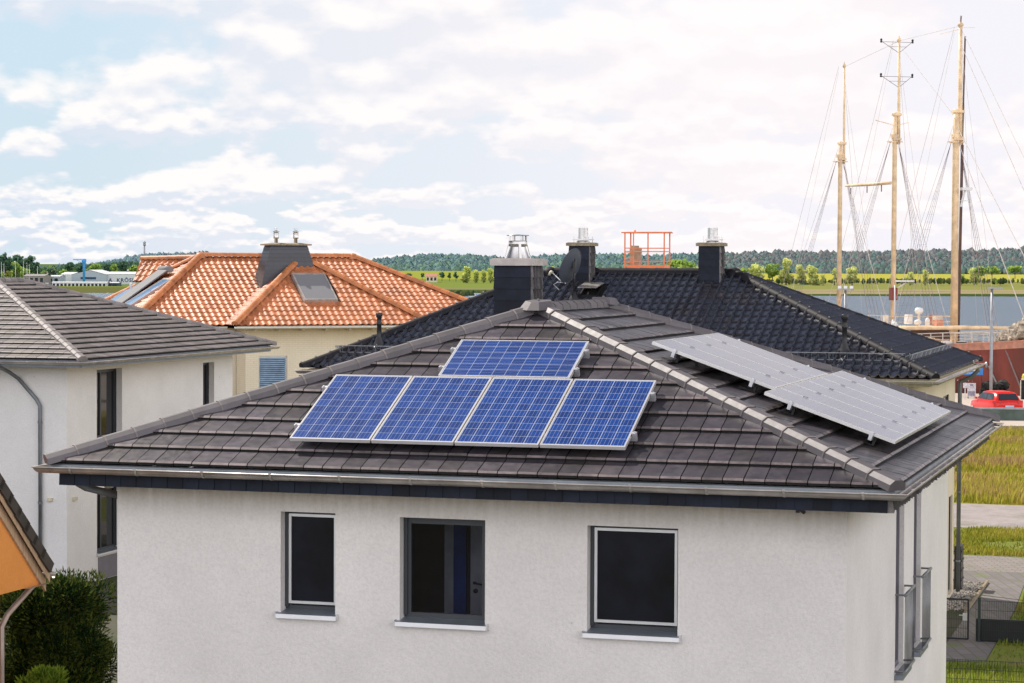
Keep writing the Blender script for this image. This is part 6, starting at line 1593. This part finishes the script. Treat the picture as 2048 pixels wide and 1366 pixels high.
sky = nt.n.new('ShaderNodeTexSky'); sky.sky_type = 'NISHITA'; sky.sun_disc = False; sky.sun_elevation = sun_el; sky.sun_rotation = az; sky.altitude = 0; sky.air_density = 1.0; sky.dust_density = 1.5; sky.ozone_density = 1.0
tc = nt.n.new('ShaderNodeTexCoord').outputs['Generated']
sep = nt.n.new('ShaderNodeSeparateXYZ'); nt.l.new(tc, sep.inputs[0])
azn = nt.math('ARCTAN2', sep.outputs['X'], sep.outputs['Y']); el = nt.math('ARCSINE', sep.outputs['Z'])
def cv(sx, sy, off=0.0, sh=0.0, sa=0.0):
    c = nt.n.new('ShaderNodeCombineXYZ'); nt.l.new(nt.math('MULTIPLY', nt.math('ADD', azn, sa), sx), c.inputs[0]); nt.l.new(nt.math('MULTIPLY', nt.math('ADD', el, sh), sy), c.inputs[1]); c.inputs[2].default_value = off; return c.outputs[0]
def layer(sx, sy, off, k, det):
    n = nt.noise(cv(sx, sy, off, k), 1.0, det, .51)
    v = nt.n.new('ShaderNodeTexVoronoi'); v.feature = 'F1'; v.inputs['Scale'].default_value = 1.0; nt.l.new(cv(sx*7, sy*4.2, off, k), v.inputs['Vector'])
    return nt.math('SUBTRACT', n, nt.math('MULTIPLY', v.outputs['Distance'], .055))
def mixf(f, a, b): return nt.math('ADD', nt.math('MULTIPLY', a, nt.math('SUBTRACT', 1.0, f)), nt.math('MULTIPLY', b, f))
wA, wB = nt.ramp(el, (.062, .082)), nt.ramp(el, (.026, .040))
def field(s):
    A = layer(9, 19, OA, .0095*s, 6); B = layer(17, 38, OB, .005*s, 5); C = layer(34, 95, 3.7, .0024*s, 4)
    return mixf(wA, mixf(wB, C, B), A)
OA, OB = 11.3, 6.1
n0 = field(0.0); n1 = field(1.0)
cover = nt.ramp(nt.math('ADD', n0, nt.ramp(el, (.0, .08, .035, .0))), (.425, .49))
lit = nt.ramp(nt.math('SUBTRACT', n0, n1), (-.035, .055))
azr = nt.ramp(azn, (-.19, .09))          # hazier and warmer towards the right
cl_lo = nt.mix(azr, c4((7.3,8.0,9.0)), c4((9.8,9.3,9.5)))
cl_hi = nt.mix(azr, c4((10.2,9.9,9.8)), c4((10.5,9.9,9.9)))
cloud = nt.mix(lit, cl_lo, cl_hi)
skyc = nt.mix(.8, sky.outputs[0], c4((6.2,8.0,9.5)))
haze = nt.ramp(el, (.0, .07, 1, 0))
skyc = nt.mix(nt.math('MULTIPLY', haze, .55), skyc, c4((7.4,8.5,9.4)))
skyc = nt.mix(nt.math('MULTIPLY', azr, .92), skyc, c4((9.6,9.3,9.8)))
dim = nt.n.new('ShaderNodeVectorMath'); dim.operation = 'SCALE'; nt.l.new(sky.outputs[0], dim.inputs[0]); dim.inputs['Scale'].default_value = .30
skyc = nt.mix(nt.ramp(el, (.125, .30)), skyc, dim.outputs[0])
col = nt.mix(nt.math('MULTIPLY', cover, nt.ramp(el, (.13, .30, 1, .03))), skyc, cloud)
# unseen over-bright sky added opposite the sun to fill the shaded walls
dp = nt.n.new('ShaderNodeVectorMath'); dp.operation = 'DOT_PRODUCT'; nt.l.new(tc, dp.inputs[0]); dp.inputs[1].default_value = (sin(az+.35), cos(az+.35), .1)
away = nt.math('MULTIPLY', nt.ramp(dp.outputs['Value'], (-.25, .45, 1, 0)), nt.ramp(el, (.45, .95, 1, .2)))
col = nt.mix(away, col, nt.mix(nt.ramp(n0, (.40, .55)), c4((15.2,15.6,17.6)), c4((21.6,20.9,20.9))))
nt.l.new(col, bg.inputs['Color'])
world.cycles.sampling_method = 'MANUAL'; world.cycles.sample_map_resolution = 512
scene.view_settings.view_transform = 'Standard'; scene.view_settings.look = 'None'; scene.view_settings.exposure = 0; scene.view_settings.gamma = 1
scene.render.engine = 'CYCLES'
scene.cycles.max_bounces = 6; scene.cycles.transparent_max_bounces = 8
